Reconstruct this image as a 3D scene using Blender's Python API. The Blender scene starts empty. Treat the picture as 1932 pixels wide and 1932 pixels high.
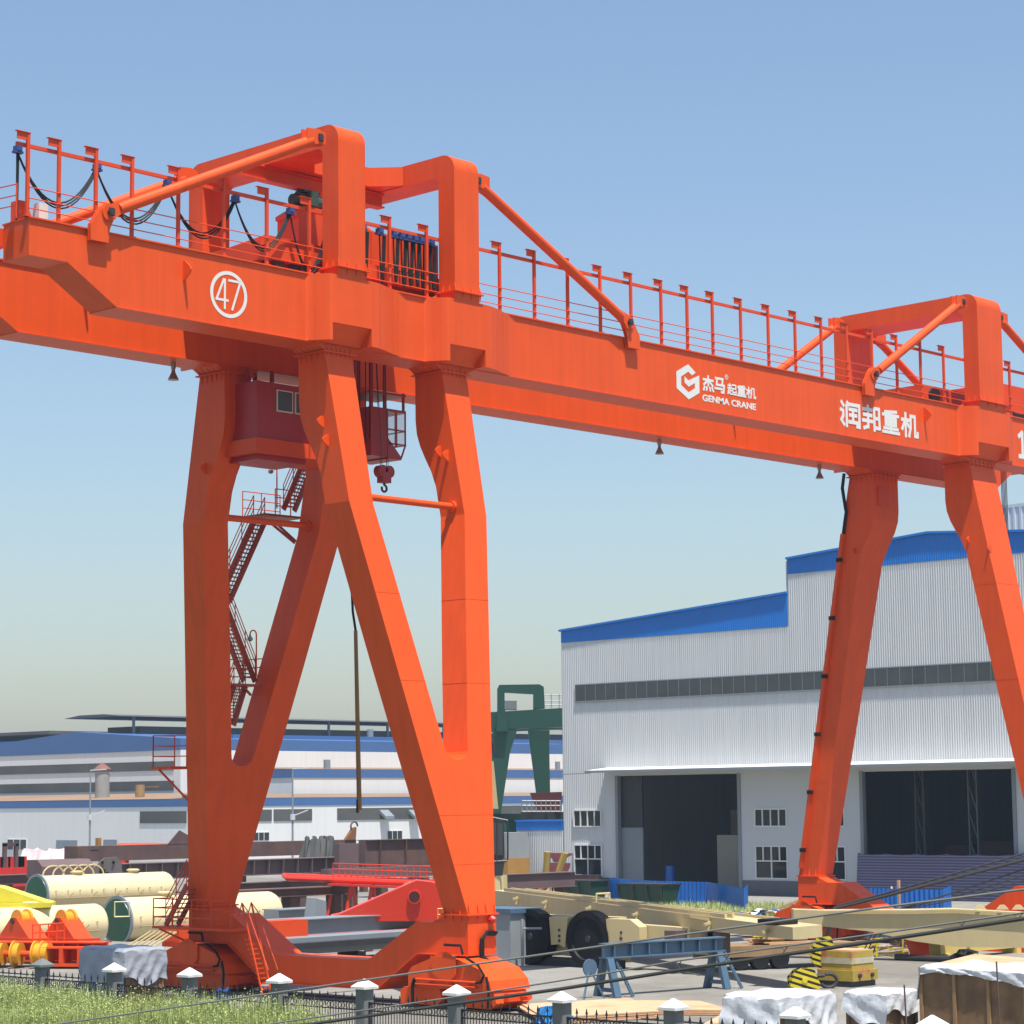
import bpy, bmesh, math, random
from mathutils import Vector as V, Matrix
random.seed(7)
SC = bpy.context.scene
COL = SC.collection
# ------------------------------------------------------------------ camera
CAM = V((-55.77, -62.50, 7.00))
YAW, PITCH, ROLL, FPX = 0.7629, 0.1222, -0.0102, 4474.17
_cy, _sy, _cp, _sp = math.cos(YAW), math.sin(YAW), math.cos(PITCH), math.sin(PITCH)
FW = V((_cy*_cp, _sy*_cp, _sp)); _R = V((_sy, -_cy, 0)); _U = _R.cross(FW)
RT = math.cos(ROLL)*_R + math.sin(ROLL)*_U
UP = -math.sin(ROLL)*_R + math.cos(ROLL)*_U
cd = bpy.data.cameras.new('camera'); cam = bpy.data.objects.new('camera', cd); COL.objects.link(cam)
m = Matrix((RT, UP, -FW)).transposed().to_4x4(); m.translation = CAM; cam.matrix_world = m
cd.sensor_width = 36; cd.lens = 36*FPX/1932; cd.clip_start = 0.5; cd.clip_end = 9000
SC.camera = cam
# ------------------------------------------------------------------ light
SUN = V((-0.135, -0.315, 1.0)).normalized()
w = bpy.data.worlds.new('World'); SC.world = w; w.use_nodes = True
nt = w.node_tree; bg = nt.nodes['Background']
sky = nt.nodes.new('ShaderNodeTexSky'); sky.sky_type = 'NISHITA'; sky.sun_disc = False
sky.sun_elevation = math.asin(SUN.z); sky.sun_rotation = math.atan2(SUN.x, SUN.y)
sky.altitude = 0; sky.air_density = 1.3; sky.dust_density = 1.5; sky.ozone_density = 3.2
tint = nt.nodes.new('ShaderNodeMixRGB'); tint.blend_type = 'MULTIPLY'; tint.inputs[0].default_value = 1; tint.inputs[2].default_value = (0.99, 1.0, 1.03, 1)
nt.links.new(sky.outputs[0], tint.inputs[1]); nt.links.new(tint.outputs[0], bg.inputs[0]); bg.inputs[1].default_value = 0.098
sd = bpy.data.lights.new('sun', 'SUN'); sd.energy = 5.0; sd.angle = math.radians(0.5); sd.color = (1.0, 0.95, 0.87)
so = bpy.data.objects.new('sun', sd); COL.objects.link(so); so.location = (0, 0, 80)
so.rotation_euler = (-SUN).to_track_quat('-Z', 'Y').to_euler()
vs = SC.view_settings; vs.view_transform = 'Standard'; vs.look = 'None'; vs.exposure = 0.64; vs.gamma = 1.0
# ------------------------------------------------------------------ where a sight line meets a real plane
def ray(u, v): return FW + RT*((u-966)/FPX) - UP*((v-966)/FPX)
def atZ(u, v, z=0.0): r = ray(u, v); return CAM + r*((z-CAM.z)/r.z)
def atX(u, v, x): r = ray(u, v); return CAM + r*((x-CAM.x)/r.x)
def atY(u, v, y): r = ray(u, v); return CAM + r*((y-CAM.y)/r.y)
def atD(u, v, d): return CAM + ray(u, v)*d
def pu(p): q = V(p)-CAM; return 966+FPX*q.dot(RT)/q.dot(FW)
def xat(u, y, z, lo=-60, hi=400):
    for _ in range(50):
        mid = (lo+hi)/2
        if pu((mid, y, z)) < u: lo = mid
        else: hi = mid
    return lo
def yat(u, x, z, lo=-60, hi=600):
    for _ in range(50):
        mid = (lo+hi)/2
        if pu((x, mid, z)) > u: lo = mid
        else: hi = mid
    return lo
# ------------------------------------------------------------------ materials
MATS = {}
def mat(name, rgb, rough=0.5, metal=0.0, var=0.10, scale=1.2, bump=0.0, bscale=20, spec=0.5, rgb2=None, thr=0.6, streak=0.0, soft=0.12):
    if name in MATS: return MATS[name]
    rgb = tuple(c*0.82 for c in rgb); rgb2 = tuple(c*0.82 for c in rgb2) if rgb2 else None
    m = bpy.data.materials.new(name); m.use_nodes = True; t = m.node_tree; b = t.nodes['Principled BSDF']
    b.inputs['Roughness'].default_value = rough; b.inputs['Metallic'].default_value = metal
    b.inputs['Specular IOR Level'].default_value = spec
    tc = t.nodes.new('ShaderNodeTexCoord')
    n = t.nodes.new('ShaderNodeTexNoise'); n.inputs['Scale'].default_value = scale; n.inputs['Detail'].default_value = 6; n.inputs['Roughness'].default_value = 0.6
    t.links.new(tc.outputs['Object'], n.inputs['Vector'])
    r = t.nodes.new('ShaderNodeValToRGB'); e = r.color_ramp.elements
    e[0].position = 0.25; e[1].position = 0.75
    e[0].color = tuple(max(0, c*(1-var)) for c in rgb)+(1,); e[1].color = tuple(min(1, c*(1+var)) for c in rgb)+(1,)
    t.links.new(n.outputs['Fac'], r.inputs[0]); out = r.outputs[0]
    if rgb2:
        n2 = t.nodes.new('ShaderNodeTexNoise'); n2.inputs['Scale'].default_value = scale*0.45; n2.inputs['Detail'].default_value = 8; n2.inputs['Roughness'].default_value = 0.65
        mp = t.nodes.new('ShaderNodeMapping'); mp.inputs['Location'].default_value = (3, 7, 11)
        t.links.new(tc.outputs['Object'], mp.inputs[0]); t.links.new(mp.outputs[0], n2.inputs['Vector'])
        r2 = t.nodes.new('ShaderNodeValToRGB'); r2.color_ramp.elements[0].position = thr-soft; r2.color_ramp.elements[1].position = thr+soft
        t.links.new(n2.outputs['Fac'], r2.inputs[0])
        mx = t.nodes.new('ShaderNodeMixRGB'); mx.inputs[2].default_value = rgb2+(1,)
        t.links.new(r2.outputs[0], mx.inputs[0]); t.links.new(out, mx.inputs[1]); out = mx.outputs[0]
    if streak:
        n3 = t.nodes.new('ShaderNodeTexNoise'); n3.inputs['Scale'].default_value = 1.0; n3.inputs['Detail'].default_value = 4
        mp = t.nodes.new('ShaderNodeMapping'); mp.inputs['Scale'].default_value = (3.0, 3.0, 0.12)
        t.links.new(tc.outputs['Object'], mp.inputs[0]); t.links.new(mp.outputs[0], n3.inputs['Vector'])
        r3 = t.nodes.new('ShaderNodeValToRGB'); r3.color_ramp.elements[0].position = 0.40; r3.color_ramp.elements[1].position = 0.72
        r3.color_ramp.elements[0].color = (1, 1, 1, 1); r3.color_ramp.elements[1].color = (1-streak, 1-streak, 1-streak, 1)
        t.links.new(n3.outputs['Fac'], r3.inputs[0])
        mx = t.nodes.new('ShaderNodeMixRGB'); mx.blend_type = 'MULTIPLY'; mx.inputs[0].default_value = 1
        t.links.new(out, mx.inputs[1]); t.links.new(r3.outputs[0], mx.inputs[2]); out = mx.outputs[0]
    t.links.new(out, b.inputs['Base Color'])
    if bump:
        nb = t.nodes.new('ShaderNodeTexNoise'); nb.inputs['Scale'].default_value = bscale; nb.inputs['Detail'].default_value = 5
        t.links.new(tc.outputs['Object'], nb.inputs['Vector'])
        bp = t.nodes.new('ShaderNodeBump'); bp.inputs['Strength'].default_value = bump; bp.inputs['Distance'].default_value = 0.05
        t.links.new(nb.outputs['Fac'], bp.inputs['Height']); t.links.new(bp.outputs[0], b.inputs['Normal'])
    MATS[name] = m; return m
ORANGE = mat('orange_crane_paint', (0.86, 0.096, 0.010), 0.46, var=0.07, scale=0.5, streak=0.10, bump=0.05, bscale=0.9, spec=0.28)
ORANGE2 = mat('orange_red_paint', (0.76, 0.074, 0.012), 0.46, var=0.08, spec=0.3)
DRED = mat('dark_red_paint', (0.42, 0.018, 0.022), 0.42, var=0.08)
STAIR = mat('stair_red_paint', (0.42, 0.055, 0.030), 0.5, var=0.08)
RED = mat('red_paint', (0.62, 0.03, 0.02), 0.42, var=0.1)
WHITE = mat('white_paint', (0.80, 0.80, 0.78), 0.55, var=0.03)
BLACK = mat('black_rubber', (0.014, 0.014, 0.016), 0.6, var=0.2, scale=3, spec=0.2)
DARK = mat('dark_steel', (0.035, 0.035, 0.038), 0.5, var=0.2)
STEEL = mat('bare_steel', (0.35, 0.35, 0.36), 0.35, metal=0.7, var=0.15)
BLUECLIP = mat('blue_clip', (0.03, 0.07, 0.25), 0.5)
GREENM = mat('dark_green_paint', (0.03, 0.075, 0.055), 0.5, var=0.1)
GCRANE = mat('green_crane_paint', (0.022, 0.095, 0.065), 0.45, var=0.12, scale=0.4)
GLASS = mat('window_glass', (0.025, 0.032, 0.036), 0.08, var=0.25, scale=0.8, spec=0.6)
GLASSG = mat('strip_glazing', (0.075, 0.083, 0.085), 0.30, var=0.25, scale=0.5)
CREAM = mat('cream_paint', (0.66, 0.54, 0.28), 0.42, var=0.06, scale=0.8, streak=0.06)
CREAMT = mat('tank_cream_paint', (0.85, 0.72, 0.42), 0.30, var=0.05, scale=0.8, streak=0.05)
YELLOW = mat('yellow_paint', (0.75, 0.60, 0.04), 0.45, var=0.1)
DYELLOW = mat('golden_yellow_paint', (0.78, 0.36, 0.02), 0.4, var=0.1)
TGREEN = mat('tank_green_paint', (0.012, 0.085, 0.042), 0.38, var=0.1)
GREYP = mat('grey_primer', (0.25, 0.28, 0.31), 0.5, var=0.06, streak=0.05)
RUST = mat('rusty_steel', (0.125, 0.072, 0.066), 0.75, var=0.25, scale=0.9, rgb2=(0.20, 0.088, 0.03), thr=0.62, streak=0.15)
RUST2 = mat('primed_brown_steel', (0.15, 0.098, 0.098), 0.7, var=0.15, scale=0.7, rgb2=(0.19, 0.11, 0.07), thr=0.68)
WALLW = mat('white_metal_cladding', (0.66, 0.68, 0.69), 0.42, var=0.03, scale=0.15, streak=0.09)
WALLF = mat('pale_smooth_wall', (0.60, 0.62, 0.63), 0.55, var=0.03, scale=0.3)
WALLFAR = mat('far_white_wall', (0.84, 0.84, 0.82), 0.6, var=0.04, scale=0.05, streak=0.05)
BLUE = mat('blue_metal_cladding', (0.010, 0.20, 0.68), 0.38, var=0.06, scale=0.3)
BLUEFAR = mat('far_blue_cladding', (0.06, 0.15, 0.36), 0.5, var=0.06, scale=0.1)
BLUES = mat('blue_fence_sheet', (0.02, 0.16, 0.55), 0.25, var=0.15, scale=1.0)
TBLUE = mat('blue_grey_paint', (0.085, 0.155, 0.23), 0.45, var=0.12)
ROOFT = mat('tan_roof', (0.30, 0.19, 0.11), 0.7, var=0.15, scale=0.08)
ROOFD = mat('dark_roof', (0.09, 0.085, 0.08), 0.7, var=0.15, scale=0.2)
PLINTH = mat('grey_plinth_render', (0.16, 0.16, 0.17), 0.85, var=0.15, scale=1.5, rgb2=(0.40, 0.40, 0.40), thr=0.72, soft=0.02)
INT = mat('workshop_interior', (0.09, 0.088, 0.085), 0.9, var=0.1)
BEIGE = mat('beige_partition', (0.34, 0.31, 0.26), 0.8, var=0.05)
WOOD = mat('plywood', (0.27, 0.15, 0.065), 0.7, var=0.25, scale=1.8, streak=0.15, rgb2=(0.15, 0.085, 0.04), thr=0.52)
WOODB = mat('timber_batten', (0.34, 0.20, 0.09), 0.7, var=0.2, scale=1.5)
WOODL = mat('pale_plywood', (0.68, 0.42, 0.24), 0.7, var=0.12, scale=1.5, rgb2=(0.5, 0.27, 0.13), thr=0.62)
TARP = mat('white_plastic_sheet', (0.66, 0.68, 0.71), 0.30, var=0.06, scale=1.0, bump=0.45, bscale=5.0)
TARPD = mat('grey_plastic_sheet', (0.34, 0.37, 0.42), 0.38, var=0.08, scale=1.0, bump=0.8, bscale=4.0)
PINK = mat('faded_pink_sheet', (0.62, 0.47, 0.47), 0.6, var=0.15, scale=0.7, bump=0.4, bscale=2.0)
PILLAR = mat('grey_pillar_render', (0.19, 0.195, 0.20), 0.85, var=0.14, scale=3, rgb2=(0.26, 0.27, 0.28), thr=0.66)
CAPW = mat('white_cap_paint', (0.78, 0.78, 0.78), 0.6, var=0.06, scale=4, rgb2=(0.5, 0.5, 0.49), thr=0.72)
CAPG = mat('grey_cap', (0.16, 0.18, 0.18), 0.8, var=0.1)
IRON = mat('black_iron', (0.016, 0.017, 0.022), 0.5, var=0.2)
CABLE = mat('overhead_cable', (0.05, 0.05, 0.052), 0.6)
CABLEG = mat('grey_steel_wire', (0.21, 0.21, 0.20), 0.5)
CONC = None
# ------------------------------------------------------------------ mesh building
class MB:
    def __init__(s): s.v = []; s.f = []
    def add(s, vs, fs):
        o = len(s.v); s.v += [tuple(x) for x in vs]; s.f += [tuple(i+o for i in f) for f in fs]; return s
    def box(s, x0, y0, z0, x1, y1, z1):
        return s.add([(x0,y0,z0),(x1,y0,z0),(x1,y1,z0),(x0,y1,z0),(x0,y0,z1),(x1,y0,z1),(x1,y1,z1),(x0,y1,z1)],
                     [(0,3,2,1),(4,5,6,7),(0,1,5,4),(1,2,6,5),(2,3,7,6),(3,0,4,7)])
    def prism(s, pts, off):
        n = len(pts); off = V(off); a = [V(p) for p in pts]
        return s.add(a+[p+off for p in a], [tuple(range(n))[::-1], tuple(range(n, 2*n))]+[(i, (i+1) % n, n+(i+1) % n, n+i) for i in range(n)])
    def loft(s, rings, cap=True, closed=True):
        n = len(rings[0]); vs = [p for r in rings for p in r]; fs = []
        for k in range(len(rings)-1):
            for i in range(n if closed else n-1):
                j = (i+1) % n; fs.append((k*n+i, k*n+j, (k+1)*n+j, (k+1)*n+i))
        if cap: fs.append(tuple(range(n))[::-1]); fs.append(tuple(range((len(rings)-1)*n, len(rings)*n)))
        return s.add(vs, fs)
    def bar(s, p, q, w, h=None, up=(0, 0, 1)):
        p, q = V(p), V(q); h = h or w; d = (q-p).normalized(); u = V(up)
        if abs(d.dot(u)) > 0.98: u = V((0, 1, 0))
        a = d.cross(u).normalized()*(w/2); b = a.cross(d).normalized()*(h/2)
        r = [a+b, -a+b, -a-b, a-b]
        return s.loft([[p+x for x in r], [q+x for x in r]])
    def tube(s, p, q, r, n=10, r2=None, cap=True):
        p, q = V(p), V(q); d = (q-p).normalized(); u = V((0, 0, 1)) if abs(d.z) < 0.95 else V((1, 0, 0))
        a = d.cross(u).normalized(); b = a.cross(d)
        r2 = r if r2 is None else r2
        return s.loft([[p+(a*math.cos(t)+b*math.sin(t))*r for t in [2*math.pi*i/n for i in range(n)]],
                       [q+(a*math.cos(t)+b*math.sin(t))*r2 for t in [2*math.pi*i/n for i in range(n)]]], cap)
    def path(s, pts, r, n=6):
        pts = [V(p) for p in pts]; rings = []; a = None
        for i, p in enumerate(pts):
            d = (pts[min(i+1, len(pts)-1)]-pts[max(i-1, 0)]).normalized()
            if a is None:
                u = V((0, 0, 1)) if abs(d.z) < 0.9 else V((1, 0, 0)); a = d.cross(u).normalized()
            else: a = (a-d*a.dot(d)).normalized()
            b = a.cross(d); rings.append([p+(a*math.cos(t)+b*math.sin(t))*r for t in [2*math.pi*k/n for k in range(n)]])
        return s.loft(rings)
    def lathe(s, c, axis, prof, n=24):
        c = V(c); d = V(axis).normalized(); u = V((0, 0, 1)) if abs(d.z) < 0.95 else V((1, 0, 0))
        a = d.cross(u).normalized(); b = a.cross(d)
        return s.loft([[c+d*h+(a*math.cos(t)+b*math.sin(t))*max(r, 1e-4) for t in [2*math.pi*k/n for k in range(n)]] for h, r in prof])
    def build(s, name, m, parent=None, smooth=False, **kw):
        me = bpy.data.meshes.new(name); me.from_pydata(s.v, [], s.f)
        bm = bmesh.new(); bm.from_mesh(me); bmesh.ops.recalc_face_normals(bm, faces=bm.faces); bm.to_mesh(me); bm.free()
        me.materials.append(m); o = bpy.data.objects.new(name, me); COL.objects.link(o)
        if parent is None and kw.get('kind') is None:      # a thing of one mesh: origin at the middle of its base
            xs, ys, zs = zip(*s.v); c = V(((min(xs)+max(xs))/2, (min(ys)+max(ys))/2, min(zs)))
            me.transform(Matrix.Translation(-c)); o.location = c
        if smooth:
            for p in me.polygons: p.use_smooth = True
            me.set_sharp_from_angle(angle=math.radians(40))
        if parent: adopt(o, parent)
        tag(o, **kw); return o
def wpos(o):
    t = V(o.location); p = o.parent
    return t if p is None else V((0, 0, 0))
def adopt(o, parent):
    o.parent = parent
    p = parent
    while p.parent: p = p.parent
    o.matrix_parent_inverse = Matrix.Translation(-V(p.location)) if parent.parent is None else Matrix.Identity(4)
def tag(o, label=None, cat=None, group=None, kind=None):
    if label: o['label'] = label
    if cat: o['category'] = cat
    if group: o['group'] = group
    if kind: o['kind'] = kind
    elif cat: o['kind'] = 'thing'
    return o
def thing(name, label, cat, loc=(0, 0, 0), group=None):
    o = bpy.data.objects.new(name, None); COL.objects.link(o); o.location = loc; o.empty_display_size = 0.3
    return tag(o, label, cat, group)
def dup(root, loc, label=None):
    r = root.copy(); COL.objects.link(r); r.location = loc
    if label: r['label'] = label
    for ch in list(root.children):
        c = ch.copy(); COL.objects.link(c); c.parent = r; c.matrix_parent_inverse = ch.matrix_parent_inverse.copy()
        for g in list(ch.children):
            d = g.copy(); COL.objects.link(d); d.parent = c; d.matrix_parent_inverse = g.matrix_parent_inverse.copy()
    return r
def arc(c, r, a0, a1, n, ax, ay):
    c, ax, ay = V(c), V(ax), V(ay)
    return [c+ax*(r*math.cos(math.radians(a0+(a1-a0)*i/n)))+ay*(r*math.sin(math.radians(a0+(a1-a0)*i/n))) for i in range(n+1)]
def sag(p, q, drop, n=14):
    p, q = V(p), V(q)
    return [p.lerp(q, i/n)-V((0, 0, drop*4*(i/n)*(1-i/n))) for i in range(n+1)]
# ================================================================== ground
def ground_mat():
    m = bpy.data.materials.new('yard_concrete'); m.use_nodes = True; t = m.node_tree; b = t.nodes['Principled BSDF']; b.inputs['Roughness'].default_value = 0.9
    tc = t.nodes.new('ShaderNodeTexCoord')
    def noise(sc, det=8):
        n = t.nodes.new('ShaderNodeTexNoise'); n.inputs['Scale'].default_value = sc; n.inputs['Detail'].default_value = det; n.inputs['Roughness'].default_value = 0.62
        t.links.new(tc.outputs['Object'], n.inputs['Vector']); return n
    def ramp(n, p0, c0, p1, c1):
        r = t.nodes.new('ShaderNodeValToRGB'); e = r.color_ramp.elements; e[0].position = p0; e[1].position = p1; e[0].color = c0+(1,); e[1].color = c1+(1,)
        t.links.new(n.outputs['Fac'], r.inputs[0]); return r
    r1 = ramp(noise(0.35), 0.3, (0.19, 0.183, 0.16), 0.7, (0.265, 0.257, 0.23))
    r2 = ramp(noise(0.05), 0.48, (1, 1, 1), 0.62, (0.72, 0.70, 0.66))
    r3 = ramp(noise(2.5), 0.35, (0.86, 0.86, 0.86), 0.6, (1, 1, 1))
    mx = t.nodes.new('ShaderNodeMixRGB'); mx.blend_type = 'MULTIPLY'; mx.inputs[0].default_value = 1
    t.links.new(r1.outputs[0], mx.inputs[1]); t.links.new(r2.outputs[0], mx.inputs[2])
    mx2 = t.nodes.new('ShaderNodeMixRGB'); mx2.blend_type = 'MULTIPLY'; mx2.inputs[0].default_value = 1
    t.links.new(mx.outputs[0], mx2.inputs[1]); t.links.new(r3.outputs[0], mx2.inputs[2])
    t.links.new(mx2.outputs[0], b.inputs['Base Color']); return m
CONC = ground_mat()
EARTH = mat('earth_and_weeds', (0.16, 0.14, 0.08), 0.95, var=0.25, scale=0.6, rgb2=(0.10, 0.13, 0.03), thr=0.5)
MB().add([(-3000, -3000, -0.02), (3000, -3000, -0.02), (3000, 3000, -0.02), (-3000, 3000, -0.02)], [(0, 1, 2, 3)]).build('ground', EARTH, kind='structure')
MB().add([(-8.8, -80, 0), (400.0, -80, 0), (400.0, 500, 0), (-8.8, 500, 0)], [(0, 1, 2, 3)]).build('yard_pavement', CONC, kind='structure')
# ================================================================== white workshop
XB = 86.0
shop = thing('workshop_building', 'large white ribbed workshop with blue gable fascia and two open bay doors', 'building', (XB, 45, 0))
RID = 32.05
def roofz(y):
    if y > 44.62: return 20.87+(67.65-y)*0.0671
    return 25.83-abs(y-RID)*0.0700
def fasz(y): return 19.88 if y > 44.62 else 23.78
def ribbed(y0, y1, zb, zt, x=XB, per=0.20, d=0.032):
    """vertical trapezoid ribs from y0 to y1, with bottom and top given as functions of y"""
    mb = MB(); prof = []; y = y0
    while y < y1-1e-6:
        for f, q in ((0, 0), (0.28, 0), (0.40, -d), (0.72, -d), (0.84, 0)):
            yy = y+f*per
            if yy < y1: prof.append((yy, q))
        y += per
    prof.append((y1, 0)); vs = []; fs = []
    for yy, q in prof: vs += [(x+q, yy, zb(yy)), (x+q, yy, zt(yy))]
    for i in range(len(prof)-1): fs.append((2*i, 2*i+2, 2*i+3, 2*i+1))
    return mb.add(vs, fs)
YR = -4.0
wall = ribbed(62.4, 67.65, lambda y: 1.1, lambda y: 9.44)
for a, b in ((44.62, 67.65), (YR, 44.62)):
    w2 = ribbed(a, b, lambda y: 9.44, fasz); wall.add(w2.v, w2.f)
# strip window opening stays as a pane standing proud; side and rear walls close the hall
wall.box(XB+0.05, 67.45, 0, XB+70, 67.62, 20.8).box(XB+0.05, 44.62, 19.5, XB+70, 44.80, 24.8).box(XB+70, YR, 0, XB+70.2, 67.65, 19).box(XB, YR-0.2, 0, XB+70, YR, 23)
wall.build('ribbed_wall', WALLW, shop)
f = ribbed(44.62, 67.65, fasz, roofz, XB-0.03); g = ribbed(YR, 44.62, fasz, roofz, XB-0.03); f.add(g.v, g.f); f.build('blue_fascia', BLUE, shop)
tr = MB()
for a, b in ((67.75, 44.62), (44.62, RID), (RID, YR)):
    za, zb_ = (roofz(a-1e-6 if a > 60 else a-1e-4 if a == 44.62 else a), roofz(b+1e-3 if b == 44.62 else b))
    if b == 44.62: za = roofz(67.65); zb_ = 22.41
    tr.bar((XB-0.10, a, za), (XB-0.10, b, zb_), 0.16, 0.26, up=(1, 0, 0))
tr.build('roof_edge_trim', BLUE, shop)
rf = MB(); x = 0.0                                          # roof sheets
for x1 in (71.5,):
    xa = XB+x
    rf.prism([(xa, 67.7, 20.80), (xa, 44.62, 22.35), (xa, 44.62, 22.45), (xa, 67.7, 20.9)], (x1-x-1.3, 0, 0))
    rf.prism([(xa, 44.62, 24.88), (xa, RID, 25.76), (xa, YR, 23.2), (xa, YR, 23.3), (xa, RID, 25.86), (xa, 44.62, 24.98)], (x1-x-1.3, 0, 0)); x = x1
rf.build('roof', BLUE, shop)
# glazing band
sg = MB(); sgm = MB(); y = 66.1
while y > 10: 
    sg.box(XB-0.09, y-1.05, 15.08, XB-0.07, y-0.03, 16.36); y -= 1.08
sg.build('strip_window', GLASSG, shop)
fr = MB().box(XB-0.10, 10, 16.36, XB-0.058, 66.15, 16.44).box(XB-0.14, 10, 14.98, XB-0.058, 66.15, 15.08)
y = 66.12
while y > 10: fr.box(XB-0.10, y-0.03, 15.08, XB-0.06, y, 16.36); y -= 1.08
fr.build('strip_window_frame', GREYP, shop)
# smooth lower wall with openings (bays at y 61.9-49.65 and 38.45-25.75)
lw = MB()
D1, D2 = (49.65, 61.90), (25.75, 38.45)
zl, zh = 1.1, 9.44
WIN = [(63.45, 66.45), (45.22, 48.25), (38.0+1.98, 43.02)]   # window columns (lower and upper)
def wallspan(y0, y1, holes):
    ys = y0
    for a, b in sorted(holes):
        lw.box(XB, ys, zl, XB+0.3, a, zh)
        lw.box(XB, a, zl, XB+0.3, b, 1.25).box(XB, a, 3.66, XB+0.3, b, 5.08).box(XB, a, 6.40, XB+0.3, b, zh); ys = b
    lw.box(XB, ys, zl, XB+0.3, y1, zh)
wallspan(D2[1], D1[0], [WIN[1], WIN[2]])
wallspan(D1[1], 62.4, [])
wallspan(15, D2[0], [(20, 23)])
lw.box(XB, D1[0], 9.05, XB+0.3, D1[1], zh).box(XB, D2[0], 9.0, XB+0.3, D2[1], zh)
lw.build('lower_wall', WALLF, shop)
for a, b in ((D1[1], 67.6), (D2[1], D1[0]), (15, D2[0])): MB().box(XB-0.06, a, 0, XB+0.3, b, 1.1).build('plinth', PLINTH, shop)
for yy in D1+D2: MB().box(XB-0.08, yy-0.14, 0, XB+0.32, yy+0.14, 9.05).build('door_jamb', GREYP, shop)
def window(y0, y1, z0, z1, nv, split=None, parent=None, x=XB, depth=0.10):
    fm = MB(); t = 0.09
    fm.box(x-0.05, y0, z0, x+depth, y1, z0+t).box(x-0.05, y0, z1-t, x+depth, y1, z1)
    fm.box(x-0.05, y0, z0+t, x+depth, y0+t, z1-t).box(x-0.05, y1-t, z0+t, x+depth, y1, z1-t)
    zs = z0+t if split is None else split+t/2
    for i in range(1, nv):
        yy = y0+(y1-y0)*i/nv; fm.box(x-0.04, yy-t/2, zs, x+depth, yy+t/2, z1-t)
    if split is not None:
        fm.box(x-0.045, y0+t, split-t/2, x+depth, y1-t, split+t/2)
        fm.box(x-0.04, (y0+y1)/2-t/2, z0+t, x+depth, (y0+y1)/2+t/2, split-t/2)
    o = fm.build('window', WHITE, parent)
    MB().box(x+depth*0.4, y0+t/2, z0+t/2, x+depth*0.6, y1-t/2, z1-t/2).build('pane', GLASS, o)
for a, b in WIN:
    xx = XB-0.12 if a > 60 else XB
    window(a, b, 5.06, 6.42, 4, None, shop, xx); window(a, b, 1.22, 3.68, 4, 2.55, shop, xx)
# canopy over the bays
MB().prism([(XB-2.3, 63.0, 9.34), (XB, 63.0, 9.50), (XB, 63.0, 9.72), (XB-2.3, 63.0, 9.50)], (0, -50, 0)).build('canopy', WHITE, shop)
MB().box(XB-2.50, 13, 9.30, XB-2.31, 63.05, 9.47).tube((XB-2.4, 62.5, 9.30), (XB-2.4, 65.6, 9.24), 0.045, 6).build('gutter', GREYP, shop)
# inside the hall
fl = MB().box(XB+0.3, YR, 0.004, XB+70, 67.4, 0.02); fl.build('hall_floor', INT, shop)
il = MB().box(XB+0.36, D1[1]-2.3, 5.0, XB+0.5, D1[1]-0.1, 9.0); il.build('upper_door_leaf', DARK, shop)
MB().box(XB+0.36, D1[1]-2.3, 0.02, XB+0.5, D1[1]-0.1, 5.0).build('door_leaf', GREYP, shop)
MB().box(XB+10, 46, 0.02, XB+10.2, 58.5, 6.3).build('inner_wall', BEIGE, shop)
office = MB().box(XB+3, 49.9, 0.02, XB+8, 54.3, 4.4); office.build('site_office', BEIGE, shop)
wo = MB().box(XB+2.93, 50.3, 1.2, XB+2.99, 51.5, 3.1).build('window', GREYP, shop); MB().box(XB+2.9, 50.4, 1.25, XB+2.925, 51.4, 2.5).build('pane', GLASS, wo)
for (yy, hh) in ((53, 9), (37.6, 9), (33, 9), (29, 9)):
    c = MB()
    for s in (-0.35, 0.35): c.box(XB+6, yy+s-0.06, 0.02, XB+6.25, yy+s+0.06, 20)
    for k in range(10): c.bar((XB+6.1, yy-0.35, k*2), (XB+6.1, yy+0.35, k*2+2), 0.08)
    c.build('lattice_column', GREYP, shop)
for k in range(7):
    MB().box(XB+12+8*k, YR, 17.6, XB+12.3+8*k, 67.4, 18.2).build('roof_beam', INT, shop)
MB().box(XB+12, YR, 11, XB+13, 67.4, 12.2).build('bridge_beam', DYELLOW, shop)
cr = MB().box(XB+9, 35, 0.02, XB+11, 37.5, 3.6).box(XB+9, 31, 0.02, XB+12, 34.6, 3.9).box(XB+14, 26.5, 0.02, XB+18, 30, 4.5); cr.build('stored_steel', RUST2, shop)
# small annex at the left
an = thing('annex_shed', 'low ribbed white shed with blue fascia left of the big workshop', 'shed', (XB+2, 70.3, 0))
aw = ribbed(67.7, 72.85, lambda y: 1.3, lambda y: 4.8); aw.box(XB+0.02, 72.7, 0, XB+9, 72.84, 5.3).box(XB+9, 67.7, 0, XB+9.1, 72.84, 5.2); aw.build('ribbed_wall', WALLW, an)
af = ribbed(67.7, 72.9, lambda y: 4.8, lambda y: 5.58, XB-0.04); af.build('blue_fascia', BLUE, an)
MB().box(XB-0.12, 67.7, 5.5, XB+9.2, 72.95, 5.62).build('roof', BLUE, an)
MB().box(XB-0.05, 67.7, 0, XB+0.2, 72.84, 1.3).build('plinth', PLINTH, an)
# brick wall in front of the annex
BRICK = mat('brown_brick', (0.16, 0.085, 0.075), 0.9, var=0.2, scale=2.5, rgb2=(0.24, 0.19, 0.17), thr=0.62)
MB().box(XB-1.2, 62.9, 0, XB-0.9, 74.5, 1.25).box(XB-1.25, 62.9, 1.25, XB-0.85, 74.5, 1.32).build('brick_wall', BRICK, label='low brown brick wall running in front of the small annex', cat='wall')
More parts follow.
